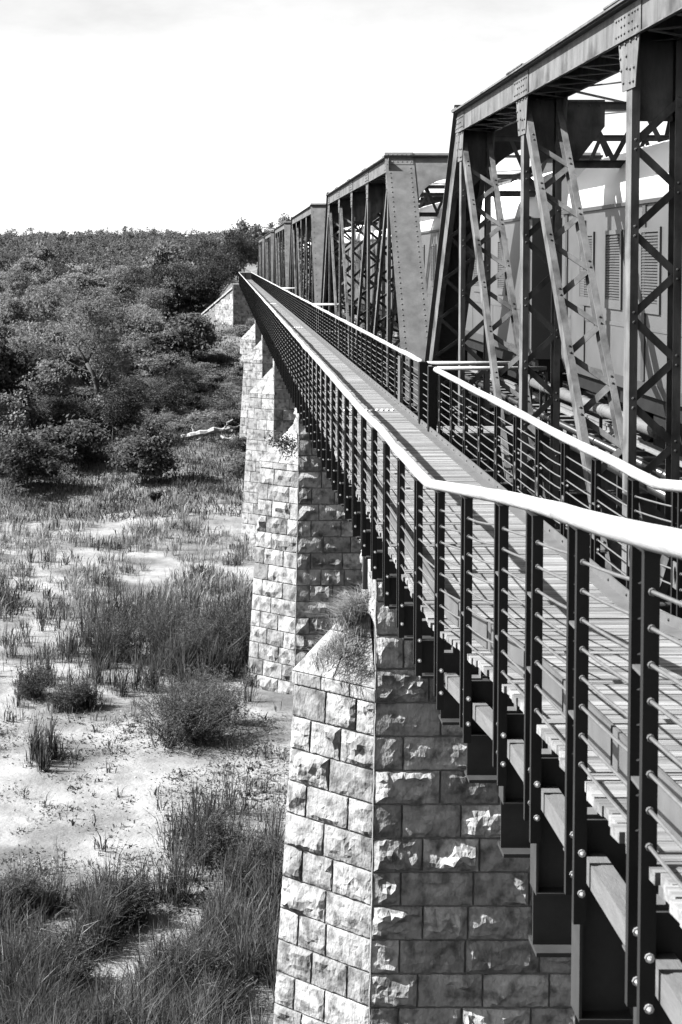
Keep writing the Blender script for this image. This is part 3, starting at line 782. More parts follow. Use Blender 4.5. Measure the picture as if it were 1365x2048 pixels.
# service pipes beside the track
def pipe(name, label, X, Zp, ya, yb, r, m, step, group=None):
    t = thing(name, label, 'pipe', (X, (ya + yb) / 2, Zp), group)
    q = MB(); q.tube([(X, ya, Zp), (X, yb, Zp)], r, 12); part('barrel', q, m, t, smooth=True)
    y = ya + 1.1
    while y < yb:
        q = MB(); q.tube([(X, y - 0.05, Zp), (X, y + 0.05, Zp)], r * 1.18, 12); part('coupling', q, m, t, smooth=True)
        q = MB(); q.box(X - 0.02, X + 0.02, y + 0.3, y + 0.34, Zp - 0.5, Zp - r * 0.9); part('support', q, 'bracket_steel', t)
        y += step
pipe('service_pipe', 'shiny metal service pipe running below the coaches, closer to the track', 5.12, -2.52, 3, 100, 0.055, 'pipe_bright', 3.1)
pipe('service_pipe', 'shiny metal service pipe running below the coaches, closer to the walkway', 4.95, -2.66, 3, 100, 0.065, 'pipe_bright', 2.7)
pipe('waste_pipe', 'thick lagged waste pipe slung under the louvred coach', 5.35, -2.14, 17.6, 25.3, 0.09, 'pipe_lagging', 1.3)

# ---------------------------------------------------------------- walkway
DECK = -2.88; KINK = 11.3; WEND = 205.0
def rise(y): return 0.133 * max(0.0, KINK - y)
def shx(y): return -0.065 * max(0.0, 8.0 - y)
def dz(y): return DECK + rise(y)
XO = 1.60; XI = 3.40           # outer and inner rail lines
PITCHP = 1.2
PY = [4.58 - 2 * PITCHP + PITCHP * k for k in range(178)]
PY = [y for y in PY if y < WEND - 0.5]
RAMP = 0.133

wk = thing('walkway', 'timber plank footway on steel brackets hung along the outside of the bridge', 'walkway', (2.5, 20, DECK - 0.7))
# planks
pl_mesh = []
for k in range(6):
    q = MB(); a = random.uniform(-0.012, 0.012); b = random.uniform(-0.02, 0.02)
    xa, xb = 1.615 + b * 0.8, 3.42
    q.box(xa, xb, -0.058, 0.058, -0.042, 0.0)
    pl_mesh.append(q.mesh('plank', 'plank_wood'))
    q = MB(); q.extr((xa, 0, 0), (xb, 0, 0), (0, 1, -RAMP), (0, 0, 1), [(-0.058, -0.042), (0.058, -0.042), (0.058, 0), (-0.058, 0)])
    pl_mesh.append(q.mesh('plank', 'plank_wood'))
PL = 0.124; y = 1.6; far = MB(); n = 0
while y < WEND:
    jx, jz = random.uniform(-0.012, 0.012), random.uniform(-0.003, 0.003)
    if n < 300:
        inst('plank', pl_mesh[2 * random.randrange(6) + (1 if y < KINK else 0)], wk, (shx(y) + jx, y, dz(y) + jz))
    else:
        far.box(1.615 + jx, 3.42, y - 0.058, y + 0.058, DECK - 0.042, DECK + jz * 0.6)
    y += PL; n += 1
part('far_planks', far, 'plank_wood_far', wk, kind='stuff')
# ramp-following longitudinal members
def follow(name, prof, m, y0, y1, side=0):
    q = MB()
    ycuts = [y0] + ([8.0] if y0 < 8.0 < y1 else []) + ([KINK] if y0 < KINK < y1 else []) + [y1]
    for a, b in zip(ycuts[:-1], ycuts[1:]):
        q.extr((shx(a), a, dz(a)), (shx(b), b, dz(b)), (1, 0, 0), (0, 0, 1), prof)
    return part(name, q, m, wk)
# toe plates along the outer edge, one per bay
for k in range(len(PY) - 1):
    if k > 60: break
    follow('toe_plate', [(1.755, 0.012), (1.77, 0.012), (1.77, 0.2), (1.755, 0.2)], 'kerb_steel', PY[k] + 0.17, PY[k + 1] + 0.13)
follow('toe_plate', [(1.755, 0.012), (1.77, 0.012), (1.77, 0.2), (1.755, 0.2)], 'kerb_steel', PY[61] + 0.17, WEND)
# inner kerb: sloped steel angle with bolts
kb = follow('inner_kerb', [(3.235, 0.006), (3.37, 0.006), (3.37, 0.11), (3.355, 0.11), (3.345, 0.03), (3.235, 0.018)], 'kerb_steel', 1.6, WEND)
q = MB()
for k, yy in enumerate(np.arange(5, 60, 0.57)):
    q.dome((3.347 + shx(yy), yy, dz(yy) + 0.07), (-1, 0, 0.1), 0.014)
part('kerb_bolts', q, 'bracket_steel', kb, kind='stuff')
for xx in (1.95, 2.5, 3.1):
    follow('joist', [(xx - 0.04, -0.2), (xx + 0.04, -0.2), (xx + 0.04, -0.044), (xx - 0.04, -0.044)], 'bracket_steel', 1.8, WEND)
# brackets: level I-beams reaching out from the truss, end plates, stub columns under the ramp
q = MB()
q.extr((1.63, 0, 0), (4.16, 0, 0), (0, 1, 0), (0, 0, 1), [(-0.095, -0.17), (0.095, -0.17), (0.095, -0.148), (0.006, -0.148), (0.006, 0.138), (0.075, 0.138), (0.075, 0.15), (-0.075, 0.15), (-0.075, 0.138), (-0.006, 0.138), (-0.006, -0.148), (-0.095, -0.148)])
brm = q.mesh('bracket_beam', 'bracket_steel')
for yy in PY:
    inst('bracket_beam', brm, wk, (shx(yy), yy + 0.19, -3.36 + (max(0, rise(yy) - 0.95) if yy < 4 else 0)))
for yy in PY:
    if yy > 10: break
    h = dz(yy + 0.19) - 0.21 - (-3.208)
    if h < 0.05: continue
    x = shx(yy)
    q = MB(); yc = yy + 0.19
    q.box(1.63 + x, 1.642 + x, yc - 0.07, yc + 0.07, -3.208, -3.208 + h); q.box(1.6422 + x, 1.86 + x, yc - 0.006, yc + 0.006, -3.208, -3.208 + h)
    q.box(1.86 + x, 1.872 + x, yc - 0.07, yc + 0.07, -3.208, -3.208 + h)
    part('stub_column', q, 'bracket_steel', wk)
    q = MB(); q.box(3.0 + x, 3.2 + x, yc - 0.06, yc + 0.06, -3.208, -3.208 + h); part('stub_column', q, 'bracket_steel', wk)
# runner beams under the plank ends of the ramp
for a, b in zip(PY[:-1], PY[1:]):
    if b > 10.6: break
    q = MB(); q.extr((shx(a), a + 0.2, dz(a + 0.2)), (shx(b), b + 0.18, dz(b + 0.18)), (1, 0, 0), (0, 0, 1), [(1.655, -0.455), (1.745, -0.455), (1.745, -0.35), (1.655, -0.35)])
    part('runner', q, 'runner_wood', wk)
# small strap clips below the plank ends
q = MB(); q.box(1.60, 1.74, -0.04, 0.04, -0.205, -0.193); q.box(1.728, 1.74, -0.04, 0.04, -0.193, -0.05)
clm = q.mesh('strap_clip', 'cover_steel')
q = MB(); q.box(1.60, 1.69, -0.03, 0.03, -0.375, -0.367); cl2 = q.mesh('tie_plate', 'kerb_steel')
for yy in PY[:40]: inst('tie_plate', cl2, wk, (shx(yy), yy + 0.27, dz(yy + 0.27)))
for yy in PY[:40]: inst('strap_clip', clm, wk, (shx(yy), yy + 0.27, dz(yy + 0.27)))
# rows of white studs across the planks, one row per span
q = MB(); q.dome((0, 0, 0), (0, 0, 1), 0.045, 0.03); stm = q.mesh('stud', 'white_stud')
for yy in (27.1, 60.4, 93.7):
    for k in range(13): inst('stud', stm, wk, (1.95 + 0.1 * k, yy, DECK + 0.004))

# ---------------------------------------------------------------- railings
def hole_plate(mb, x, y0, y1, z0, z1, t):
    """thin plate facing -X with an oval hole"""
    n = 16; cy, cz = (y0 + y1) / 2, (z0 + z1) / 2; ry, rz = (y1 - y0) * 0.3, (z1 - z0) * 0.36
    inn = []; outr = []
    for k in range(n):
        a = 2 * math.pi * k / n; c, s = math.cos(a), math.sin(a)
        inn.append((cy + ry * c, cz + rz * s))
        m_ = max(abs(c), abs(s)); outr.append((cy + (y1 - y0) / 2 * c / m_, cz + (z1 - z0) / 2 * s / m_))
    vs = [(x, p[0], p[1]) for p in outr] + [(x, p[0], p[1]) for p in inn] + [(x + t, p[0], p[1]) for p in outr] + [(x + t, p[0], p[1]) for p in inn]
    fs = []
    for k in range(n):
        j = (k + 1) % n
        fs += [(k, n + k, n + j, j), (2 * n + k, 2 * n + j, 3 * n + j, 3 * n + k), (n + k, 3 * n + k, 3 * n + j, n + j), (k, j, 2 * n + j, 2 * n + k)]
    mb.add(vs, fs)

HR = 1.08
def railing(name, label, X, outer, gap=None):
    rl = thing(name, label, 'railing', (X, 20, DECK))
    bot = -0.60 if outer else -0.25
    # shared meshes: bars, spacer plate, bolt
    def bar_mesh(y0, b0):
        q = MB(); q.box(-0.026, 0.026, y0, y0 + 0.03, b0, HR - 0.045); return q.mesh('bar', 'rail_paint')
    bar1, bar2 = bar_mesh(0, bot), bar_mesh(0.14, bot + 0.06)
    q = MB(); hole_plate(q, -0.02, 0.031, 0.139, 0.30, 0.50, 0.01); spm = q.mesh('spacer_plate', 'kerb_steel')
    q = MB(); q.box(-0.022, 0.022, 0.0305, 0.1395, 0.62, 0.632); sp2 = q.mesh('spacer_plate', 'kerb_steel'); q = MB(); q.box(-0.022, 0.022, 0.0305, 0.1395, 0.24, 0.252); sp3 = q.mesh('spacer_plate', 'kerb_steel')
    q = MB(); q.box(-0.028, 0.028, -0.003, 0.173, HR - 0.0445, HR - 0.036); tpm = q.mesh('saddle', 'rail_paint')
    q = MB(); q.dome((0, 0, 0), (0, -1, 0), 0.012, 0.018); q.tube([(0, 0.001, 0), (0, -0.006, 0)], 0.016, 8); btm = q.mesh('bolt', 'bolt_zinc')
    q = MB(); q.box(-0.026, 0.026, 0, 0.03, bot, HR - 0.045); q.box(-0.026, 0.026, 0.14, 0.17, bot + 0.06, HR - 0.045); q.box(-0.02, -0.01, 0.0299, 0.1401, 0.3, 0.5)
    simple = q.mesh('post', 'rail_paint')
    ys_ = [y for y in PY if not (gap and gap[0] < y < gap[1])]
    for y in ys_:
        loc = (X + shx(y), y, dz(y))
        if y < 32:
            p = link(bpy.data.objects.new('post', bar1), rl, loc)
            inst('bar', bar2, p, loc); inst('spacer_plate', sp3 if outer else spm, p, loc); inst('spacer_plate', sp2, p, loc); inst('saddle', tpm, p, loc)
            if outer:
                for zb in (-0.30, -0.47):
                    inst('bolt', btm, p, Vector(loc) + Vector((0.005, -0.001, zb)))
                    inst('bolt', btm, p, Vector(loc) + Vector((0.005, 0.139, zb + 0.02)))
            else:
                for zb in (0.22, 0.62): inst('bolt', btm, p, Vector(loc) + Vector((0.005, -0.001, zb)))
        else: inst('post', simple, rl, loc)
    # rods
    far = MB(); n = 0
    for k, y in enumerate(PY[:-1]):
        if gap and gap[0] - PITCHP < y < gap[1]: continue
        yb = PY[k + 1] + 0.02
        d = Vector((shx(yb) - shx(y), yb - y - 0.14, dz(yb) - dz(y)))
        me = None
        for j in range(8):
            loc = Vector((X + shx(y), y + 0.14, dz(y) + HR - 0.17 - 0.12 * j))
            sag = 0.012 if (j * 7 + k * 3) % 5 == 0 else 0.004
            if n < 288:
                if me is None:
                    q = MB(); q.tube([(0, 0, 0), d * 0.33 - Vector((0, 0, sag)), d * 0.66 - Vector((0, 0, sag)), d], 0.007, 6)
                    q.tube([(0, -0.14, 0), (0, -0.152, 0)], 0.013, 8)
                    me = q.mesh('rod', 'rod_steel', smooth=False)
                inst('rod', me, rl, loc); n += 1
            else: far.beam(loc, loc + d, 0.013, 0.013)
    part('far_rods', far, 'rod_steel', rl, kind='stuff')
    # handrail of timber poles, two bays each
    segs = []; k = 0
    ends = [PY[0] - 0.6]
    while ends[-1] < WEND:
        st = 2 * PITCHP
        if ends[-1] + 0.1 < KINK < ends[-1] + st - 0.1 and abs(KINK - ends[-1]) > 0.3: ends.append(KINK)
        else: ends.append(min(WEND, ends[-1] + st))
    for a, b in zip(ends[:-1], ends[1:]):
        if gap and a < gap[1] and b > gap[0]:
            if a < gap[0] - 0.3: b = gap[0]
            elif b > gap[1] + 0.3: a = gap[1]
            else: continue
        pts = []; m_ = 5 if a < 60 else 3
        jx, jz = random.uniform(-0.012, 0.012), random.uniform(-0.008, 0.010)
        for i in range(m_):
            y = a + 0.005 + (b - a - 0.010) * i / (m_ - 1); w = math.sin(math.pi * i / (m_ - 1))
            pts.append((X + shx(y) + jx * w, y, dz(y) + HR + 0.012 + jz * w))
        q = MB(); r0 = random.uniform(0.040, 0.048); q.tube(pts, [r0 + random.uniform(-0.0015, 0.0015) for _ in pts], 12 if a < 60 else 6)
        part('handrail', q, 'pole_wood', rl, smooth=True)
    return rl
railing('outer_railing', 'walkway railing on the open river side, with white pole handrail and twin flat posts', XO, True)
ir = railing('inner_railing', 'walkway railing beside the trusses, with white pole handrail and a boarding gap', XI, False, (23.4, 24.9))
# box posts at the boarding gap
for yy in (23.6, 24.72):
    q = MB(); q.box(XI - 0.07, XI + 0.07, yy - 0.07, yy + 0.07, DECK - 0.25, DECK + HR + 0.03)
    part('gate_post', q, 'rail_paint', ir)
for j in range(8):
    q = MB(); q.tube([(XI, 23.67, DECK + HR - 0.17 - 0.12 * j), (XI, 24.65, DECK + HR - 0.17 - 0.12 * j)], 0.0085, 6); part('rod', q, 'rod_steel', ir)
q = MB(); q.box(XI - 0.05, XI - 0.03, 27.6, 27.95, DECK + 0.1, DECK + 1.0); part('latch_plate', q, 'kerb_steel', ir)
# end fence of the walkway
ef = thing('end_fence', 'short fence closing the far end of the plank walkway', 'railing', (2.5, WEND + 0.3, DECK))
for xx in (1.7, 2.55, 3.4):
    q = MB(); q.box(xx - 0.04, xx + 0.04, WEND + 0.26, WEND + 0.34, DECK - 0.2, DECK + HR - 0.03); part('post', q, 'rail_paint', ef)
q = MB(); q.tube([(1.6, WEND + 0.3, DECK + HR + 0.012), (3.5, WEND + 0.3, DECK + HR + 0.012)], 0.06, 8); part('handrail', q, 'pole_wood', ef)
q = MB(); q.box(1.75, 3.35, WEND + 0.29, WEND + 0.31, DECK + 0.05, DECK + HR - 0.06); part('infill_panel', q, 'kerb_steel', ef)

# boarding landings between walkway and coaches
BL = ['boarding landing with pale guard tubes in the railing gap beside the coach ends', 'boarding landing with guard tubes beside the weed-topped pier', 'boarding landing with guard tubes beside the pier in open sand']
for k in range(3):
    yc = 24.16 + SPAN * k
    t = thing('boarding_landing', BL[k], 'landing', (4.3, yc, DECK), 'boarding landings off the walkway')
    for j in range(8):
        q = MB(); q.box(3.44, 5.38, yc - 0.5 + 0.125 * j, yc - 0.5 + 0.125 * j + 0.115, DECK - 0.05, DECK - 0.008); part('plank', q, 'plank_wood', t)
    for yy in (yc - 0.56, yc + 0.62):
        q = MB(); q.tube([(3.48, yy, DECK + HR), (5.3, yy, DECK + HR)], 0.035, 10); part('guard_tube', q, 'pole_wood', t, smooth=True)
        q = MB(); q.tube([(5.3, yy, DECK - 0.05), (5.3, yy, DECK + HR - 0.036)], 0.025, 8); part('guard_post', q, 'rail_paint', t, smooth=True)
    q = MB(); q.box(3.44, 5.38, yc - 0.5, yc - 0.42, DECK - 0.3, DECK - 0.051); q.box(3.44, 5.38, yc + 0.42, yc + 0.5, DECK - 0.3, DECK - 0.051); part('bearer', q, 'bracket_steel', t)

# drain pipe beside the first pier
dp = thing('drain_pipe', 'short grey drain pipe hanging beside the grass-tufted pier', 'pipe', (2.86, 29.4, -6.9))
q = MB(); q.tube([(2.86, 29.4, -6.85), (2.86, 29.4, -3.6)], 0.06, 10); part('barrel', q, 'runner_wood', dp, smooth=True)
q = MB(); q.tube([(2.86, 29.4, -5.15), (2.86, 29.4, -5.0)], 0.072, 10); part('coupling', q, 'runner_wood', dp, smooth=True)

# ---------------------------------------------------------------- vegetation
def leaf_cards(C, size, asp=0.55, up_bias=0.0):
    """C: (n,3) centres -> (n,4,3) pointed leaf-clump quads at random orientation"""
    n = len(C)
    a = RNG.normal(size=(n, 3)); a[:, 2] *= 0.7; a /= np.linalg.norm(a, axis=1)[:, None]
    b = RNG.normal(size=(n, 3)); b -= (b * a).sum(1)[:, None] * a; b /= np.linalg.norm(b, axis=1)[:, None]
    s = (size * RNG.uniform(0.6, 1.35, n))[:, None]
    return np.stack([C - a * s, C - b * s * asp, C + a * s, C + b * s * asp], 1)

def crown_pts(n, r, h, z0, clumps, flat=0.75, hollow=0.55, ragged=0.0):
    """points in an uneven crown: clumps of unequal size scattered in a lopsided dome of radius r between z0 and z0+h"""
    cs = []
    while len(cs) < clumps:
        p = RNG.uniform(-1, 1, 3)
        if 0.1 < p @ p < 1: cs.append(p)
    cs = np.array(cs) * RNG.uniform(0.75, 1.1, (1, 3))
    rad = RNG.uniform(0.12, 0.42, clumps)
    w = rad ** 2; k = RNG.choice(clumps, n, p=w / w.sum())
    d = RNG.normal(size=(n, 3)); d /= np.linalg.norm(d, axis=1)[:, None]
    rr = rad[k] * RNG.uniform(hollow, 1.05, n) ** 0.7 * (1 + ragged * RNG.normal(0, 0.5, n))
    P = cs[k] * 0.78 + d * rr[:, None] * np.array([1, 1, flat])
    P[:, 0] *= r; P[:, 1] *= r; P[:, 2] = z0 + h * (P[:, 2] + 1) / 2
    return P

def branchy(mb, p, d, L, r, depth, spread=0.6):
    p = Vector(p); d = Vector(d).normalized(); q = p
    pts = [p]; rs = [r]
    for i in range(4):
        d = (d + Vector((random.uniform(-1, 1), random.uniform(-1, 1), random.uniform(-0.3, 0.7))) * 0.16).normalized()
        q = q + d * (L / 4); pts.append(q); rs.append(r * (1 - 0.13 * (i + 1)))
    mb.tube(pts, rs, 6 if depth > 0 else 4)
    if depth > 0:
        for k in range(random.choice([2, 3])):
            a = random.uniform(0, 6.28)
            nd = (d + Vector((math.cos(a), math.sin(a), random.uniform(0.0, 0.5))) * spread).normalized()
            branchy(mb, pts[-1 - (k % 2)], nd, L * random.uniform(0.6, 0.8), rs[-1] * 0.68, depth - 1, spread)

# crown variants (unit trees about 1 m of radius scaled later through object scale)
CROWN = []; TRUNK = []; TONE = []
for k in range(12):
    P = crown_pts(5200, 1.0, [1.6, 1.4, 1.8, 1.2, 1.6, 1.5][k % 6], [0.25, 0.35, 0.15, 0.5, 0.2, 0.1][k % 6], [44, 60, 36, 50, 40, 70][k % 6], hollow=0.1, ragged=[0.6, 0.9, 0.5, 0.7][k % 4])
    TONE.append(['mid', 'pale', 'mid', 'pale', 'dark', 'mid', 'pale', 'mid', 'mid', 'mid', 'dark', 'pale'][k])
    CROWN.append(fast_mesh('crown', leaf_cards(P, [0.05, 0.042, 0.06][k % 3], [0.55, 0.35, 0.5][k % 3]), 'leaf_' + TONE[-1]))
for k in range(6):
    q = MB(); branchy(q, (0, 0, -0.15), (0.08 * (k - 1.5), 0.05, 1), 0.72, 0.04, 3, 0.75)
    TRUNK.append(q.mesh('trunk', 'bark' if k < 4 else 'bark_pale'))
def plant_tree(name, label, cat, x, y, r, h, crown, group, trunk=0, sink=0.0):
    t = link(bpy.data.objects.new(name, None), None, (x, y, gz(x, y) - sink)); tag(t, label, cat, group)
    a = random.uniform(0, 6.28)
    for nm, me in (('crown', CROWN[crown]), ('trunk', TRUNK[trunk])):
        o = inst(nm, me, t, ORG[t.name])
        o.scale = (r, r, h / 1.85); o.rotation_euler = (0, 0, a)
    return t

# named trees and bushes
q = MB(); random.seed(21)
TX, TY = -13.9, 150.0; TZ = gz(TX, TY)
ct = thing('bank_tree', 'open-crowned tree with a bent dark trunk standing mid-slope on the bank', 'tree', (TX, TY, TZ))
q.tube([(TX, TY, TZ - 0.3), (TX + 0.1, TY, TZ + 1.6), (TX - 0.3, TY, TZ + 3.2), (TX - 1.0, TY, TZ + 4.4)], [0.34, 0.28, 0.24, 0.2], 8)
for p, d, L, r in (((-0.3, 0, 3.2), (-1.2, 0.2, 0.45), 3.2, 0.14), ((-1.0, 0, 4.4), (-0.6, 0, 1.0), 3.2, 0.15), ((-1.0, 0, 4.4), (0.7, 0.2, 1.1), 3.4, 0.14), ((0.05, 0, 2.4), (0.9, -0.2, 1.0), 3.0, 0.12)):
    branchy(q, (TX + p[0], TY + p[1], TZ + p[2]), d, L, r, 2, 0.7)
part('trunk', q, 'bark', ct, smooth=True)
P = crown_pts(8000, 5.4, 8.0, 4.6, 60, hollow=0.05, ragged=0.9)
V = leaf_cards(P, 0.15, 0.4)
V[:, :, 0] -= 0.3
me = fast_mesh('crown', V, 'leaf_mid'); inst('crown', me, ct, (TX, TY, TZ))

G1 = 'trees and bushes on the wooded bank'
def big_bush(label, x, y, r, h, m, n, size, clumps, name='bush', z0=0.0, group=None, asp=0.55):
    t = thing(name, label, 'bush', (x, y, gz(x, y)), group)
    me = fast_mesh('crown', leaf_cards(crown_pts(n, r, h, z0, clumps, hollow=0.15, ragged=0.5), size, asp), m); inst('crown', me, t, ORG[t.name])
    q = MB()
    for k in range(4):
        a = k * 1.6; q.tube([(x, y, gz(x, y) - 0.2), (x + 0.35 * r * math.cos(a), y + 0.35 * r * math.sin(a), gz(x, y) + h * 0.55)], [0.09, 0.03], 5)
    part('stem', q, 'bark', t)
    return t
big_bush('round dark bush standing alone at the foot of the bank beside the dead tree', -6.9, 117.5, 3.3, 5.6, 'leaf_mid', 7000, 0.16, 26, z0=-0.2)
big_bush('broad black bush overhanging the bank, beside a grassy knoll', -16.6, 117.0, 3.6, 5.2, 'leaf_dark', 6000, 0.16, 24, z0=-0.3)
big_bush('tall dense dark tree at the edge of the bank above the black bush', -22.3, 133.0, 4.2, 13.5, 'leaf_dark', 11000, 0.22, 34, name='dense_tree')
def ragged_shrub(label, x, y, r, h, stems, m, group=None):
    z = gz(x, y); t = thing('shrub', label, 'shrub', (x, y, z), group)
    q = MB(); C = []
    for k in range(stems):
        a = random.uniform(0, 6.28); ro = r * random.uniform(0.1, 1.0) ** 0.7; hh = h * random.uniform(0.45, 1.0) * (1.1 - 0.45 * ro / r)
        b0 = Vector((random.gauss(0, 0.28 * r), random.gauss(0, 0.2 * r), 0)); tip = b0 * 0.5 + Vector((math.cos(a) * ro, math.sin(a) * ro, hh))
        mid = b0.lerp(tip, 0.5) + Vector((0, 0, 0.12 * hh))
        q.tube([Vector((x, y, z)) + b0, Vector((x, y, z)) + mid, Vector((x, y, z)) + tip], [0.018, 0.012, 0.004], 3)
        n = 110; u = RNG.uniform(0.1, 1.0, n)[:, None]
        b_, m_, t_ = np.array(b0), np.array(mid), np.array(tip)
        C.append((1 - u) ** 2 * b_ + 2 * u * (1 - u) * m_ + u ** 2 * t_ + RNG.normal(0, 0.10, (n, 3)) * (0.4 + u))
    C = np.concatenate(C); n = len(C)
    inst('crown', fast_mesh('crown', leaf_cards(C, 0.075, 0.16), m), t, ORG[t.name])
    part('stems', q, 'bark', t, kind='stuff')
random.seed(3)
ragged_shrub('ragged feathery shrub on the sand beside the weed-topped pier', -1.7, 57.0, 2.5, 3.4, 150, 'weed')
ragged_shrub('thin feathery shrub among the reeds in front of the weed-topped pier', -0.2, 59.5, 1.2, 2.6, 45, 'weed')
ragged_shrub('dark low shrub on the sand beside a single dry stalk', -7.0, 61.5, 0.9, 1.3, 40, 'leaf_dark')
def px_at(px, py):
    d = -BED * 2844.0 / (py - 520.0); return (px - 456.0) * d / 2844.0, d
for lab, px, py, r, h, st, mm in (('dark bushy shrub rising from the middle of the reed bed', 255, 1330, 1.9, 3.3, 75, 'leaf_dark'), ('tall shaggy shrub in the reeds touching the weed-topped pier', 470, 1330, 2.1, 3.8, 90, 'leaf_dark'),
        ('shaggy shrub in the reeds behind the ragged feathery shrub', 395, 1345, 2.0, 3.2, 80, 'weed'), ('grey shrub at the sparse edge of the reed bed', 330, 1290, 1.6, 2.8, 55, 'weed'),
        ('dark shrub in the tall grass beside the open sand', 250, 1860, 1.0, 1.7, 60, 'leaf_dark'), ('low dark shrub half buried in tall grass beside the tufted pier', 520, 1800, 1.2, 2.0, 70, 'leaf_dark'),
        ('twiggy dark shrub on the sand close to the tufted pier', 430, 1745, 0.9, 1.6, 45, 'weed'), ('spreading dark shrub deep in the tall grass', 110, 1990, 1.5, 1.6, 70, 'leaf_dark'),
        ('dark shrub deep in the tall grass, closer to the tufted pier', 380, 2030, 1.5, 1.7, 70, 'leaf_dark'), ('small pale shrub at the grass edge of the open sand', 30, 1850, 0.8, 1.5, 40, 'weed'),
        ('dark tangled shrub in sparse reeds on the open river bed', 60, 1400, 1.1, 1.6, 45, 'leaf_dark'), ('small dark shrub on the sand at the reed bed corner', 165, 1425, 0.7, 1.5, 35, 'leaf_dark')):
    x_, y_ = px_at(px, py); ragged_shrub(lab, x_, y_, r, h, st, mm)
big_bush('small dark round shrub in the grass by the foot of the bank', -5.6, 108.5, 0.75, 1.7, 'leaf_dark', 1100, 0.10, 9, name='shrub')

# wooded slope: individuals
random.seed(5)
placed = []
def free(x, y, r):
    if 0.3 - r < x < 12.5 + r and y < 204:
        if r > 2.2 or y < 118 or any(abs(y - j) < 1.6 + r for j in JOINT): return False
    elif 0.0 - r < x < 12.5 and y < 360: return False
    if abs(x - TX) < 3.5 and 138 < y < TY: return False
    if -13 < x < 1 and y < 127: return False
    if -7 - r < x < 1 and y < 135: return False
    if -7 - r < x < 2 and 176 < y < 207: return False
    return all((x - a) ** 2 + (y - b) ** 2 > ((r + c) * 0.5) ** 2 for a, b, c in placed)
cnt = 0; tries = 0
LBL = {0: ('shrub', 'low rounded bush in the scrub of the river bank', 'bush', 'bushes on the river bank scrub'),
       1: ('broad_tree', 'rounded broad-leaved tree in the wood covering the far slope', 'tree', 'trees of the wooded slope')}
while cnt < 290 and tries < 40000:
    tries += 1
    u = random.random()
    y = 121 + 125 * u ** 1.15
    xl, xr = -0.172 * y - 4, 0.03 * y + 2
    if random.random() < 0.16: y = random.uniform(120, 200); xl, xr = -3.5, 4.5
    x = random.uniform(xl, xr)
    bushy = (y < 165 and random.random() < 0.6) or (-4 < xl)
    r = random.uniform(1.4, 2.6) if bushy else random.uniform(2.4, 4.0)
    h = r * random.uniform(1.0, 1.4) if bushy else r * random.uniform(1.5, 2.2)
    if not free(x, y, r): continue
    placed.append((x, y, r)); cnt += 1
    nm, lb, ca, gr = LBL[0 if bushy else 1]
    cv = random.randrange(12); tone = {'mid': 'mid-grey'}.get(TONE[cv], TONE[cv])
    where = 'low on the river bank' if y < 150 else 'on the slope level with the wing wall' if y < 205 else 'high on the wooded slope behind the wing wall'
    if bushy: lb = f"{'small' if r < 2.0 else 'broad'} {tone} rounded bush {where}"
    else: lb = f"{'slim' if r < 2.9 else 'wide'} {'tall' if h > 6 else 'low'} {tone} tree {where}"
    plant_tree(nm, lb, ca, x, y, r, h, cv, gr + ', ' + lb, random.randrange(6), 0.25 * r if bushy else 0.0)
# tall trees around the end of the walkway
for x, y, r, h, c in ((-1.6, 208.5, 2.6, 6.5, 4), (-4.4, 210, 3.8, 8.5, 4), (-1.4, 216, 4.0, 9.5, 10), (-7.5, 213, 4.2, 9.5, 10), (-11, 210, 4.0, 9, 4), (-4.0, 222, 4.6, 11, 10), (1.4, 226, 3.6, 9.5, 4), (-9.5, 222, 4.6, 10.5, 2),
                      (-14.5, 216, 4.2, 9, 4), (2.2, 240, 4.2, 10, 10), (-2.5, 238, 4.6, 11, 4), (3.0, 262, 4.6, 11, 2), (6.0, 290, 5.0, 12, 0), (11.5, 300, 5, 13, 2), (-8, 240, 4.6, 10, 0)):
    plant_tree('tall_tree', 'tall bushy tree rising behind the end of the walkway and wing wall', 'tree', x, y, r, h, c, 'tall trees behind the end of the walkway', random.randrange(4))
# low scrub between the bushes of the bank, one mass
SC = []
random.seed(77)
for _ in range(1000):
    y = 119 + 150 * random.random() ** 1.2; x = random.uniform(-0.18 * y - 3, 0.025 * y + 1.5)
    if -13.5 < x < -0.5 and y < 124: continue
    if -7 < x < 1 and y < 135: continue
    if -6.5 < x < 2 and 194 < y < 207: continue
    if abs(x - TX) < 2 and 140 < y < TY - 1: continue
    if x > 0.5 and y > 195: continue
    r = random.uniform(0.9, 2.1); h = r * random.uniform(0.8, 1.4)
    if abs(x - 2.5) < 2.5 + r and any(abs(y - j) < 1.6 + r for j in JOINT): continue
    C = crown_pts(300, r, h, -0.2, 9, hollow=0.2, ragged=0.5); C[:, 0] += x; C[:, 1] += y; C[:, 2] += gz(x, y) + Z0
    SC.append(leaf_cards(C, 0.11 * random.uniform(0.7, 1.4), random.choice([0.2, 0.5])))
o = bpy.data.objects.new('scrub', fast_mesh('scrub', np.concatenate(SC), 'leaf_scrub')); COL.objects.link(o)
tag(o, 'tangled low scrub filling the gaps between bushes on the bank', 'scrub', kind='stuff')
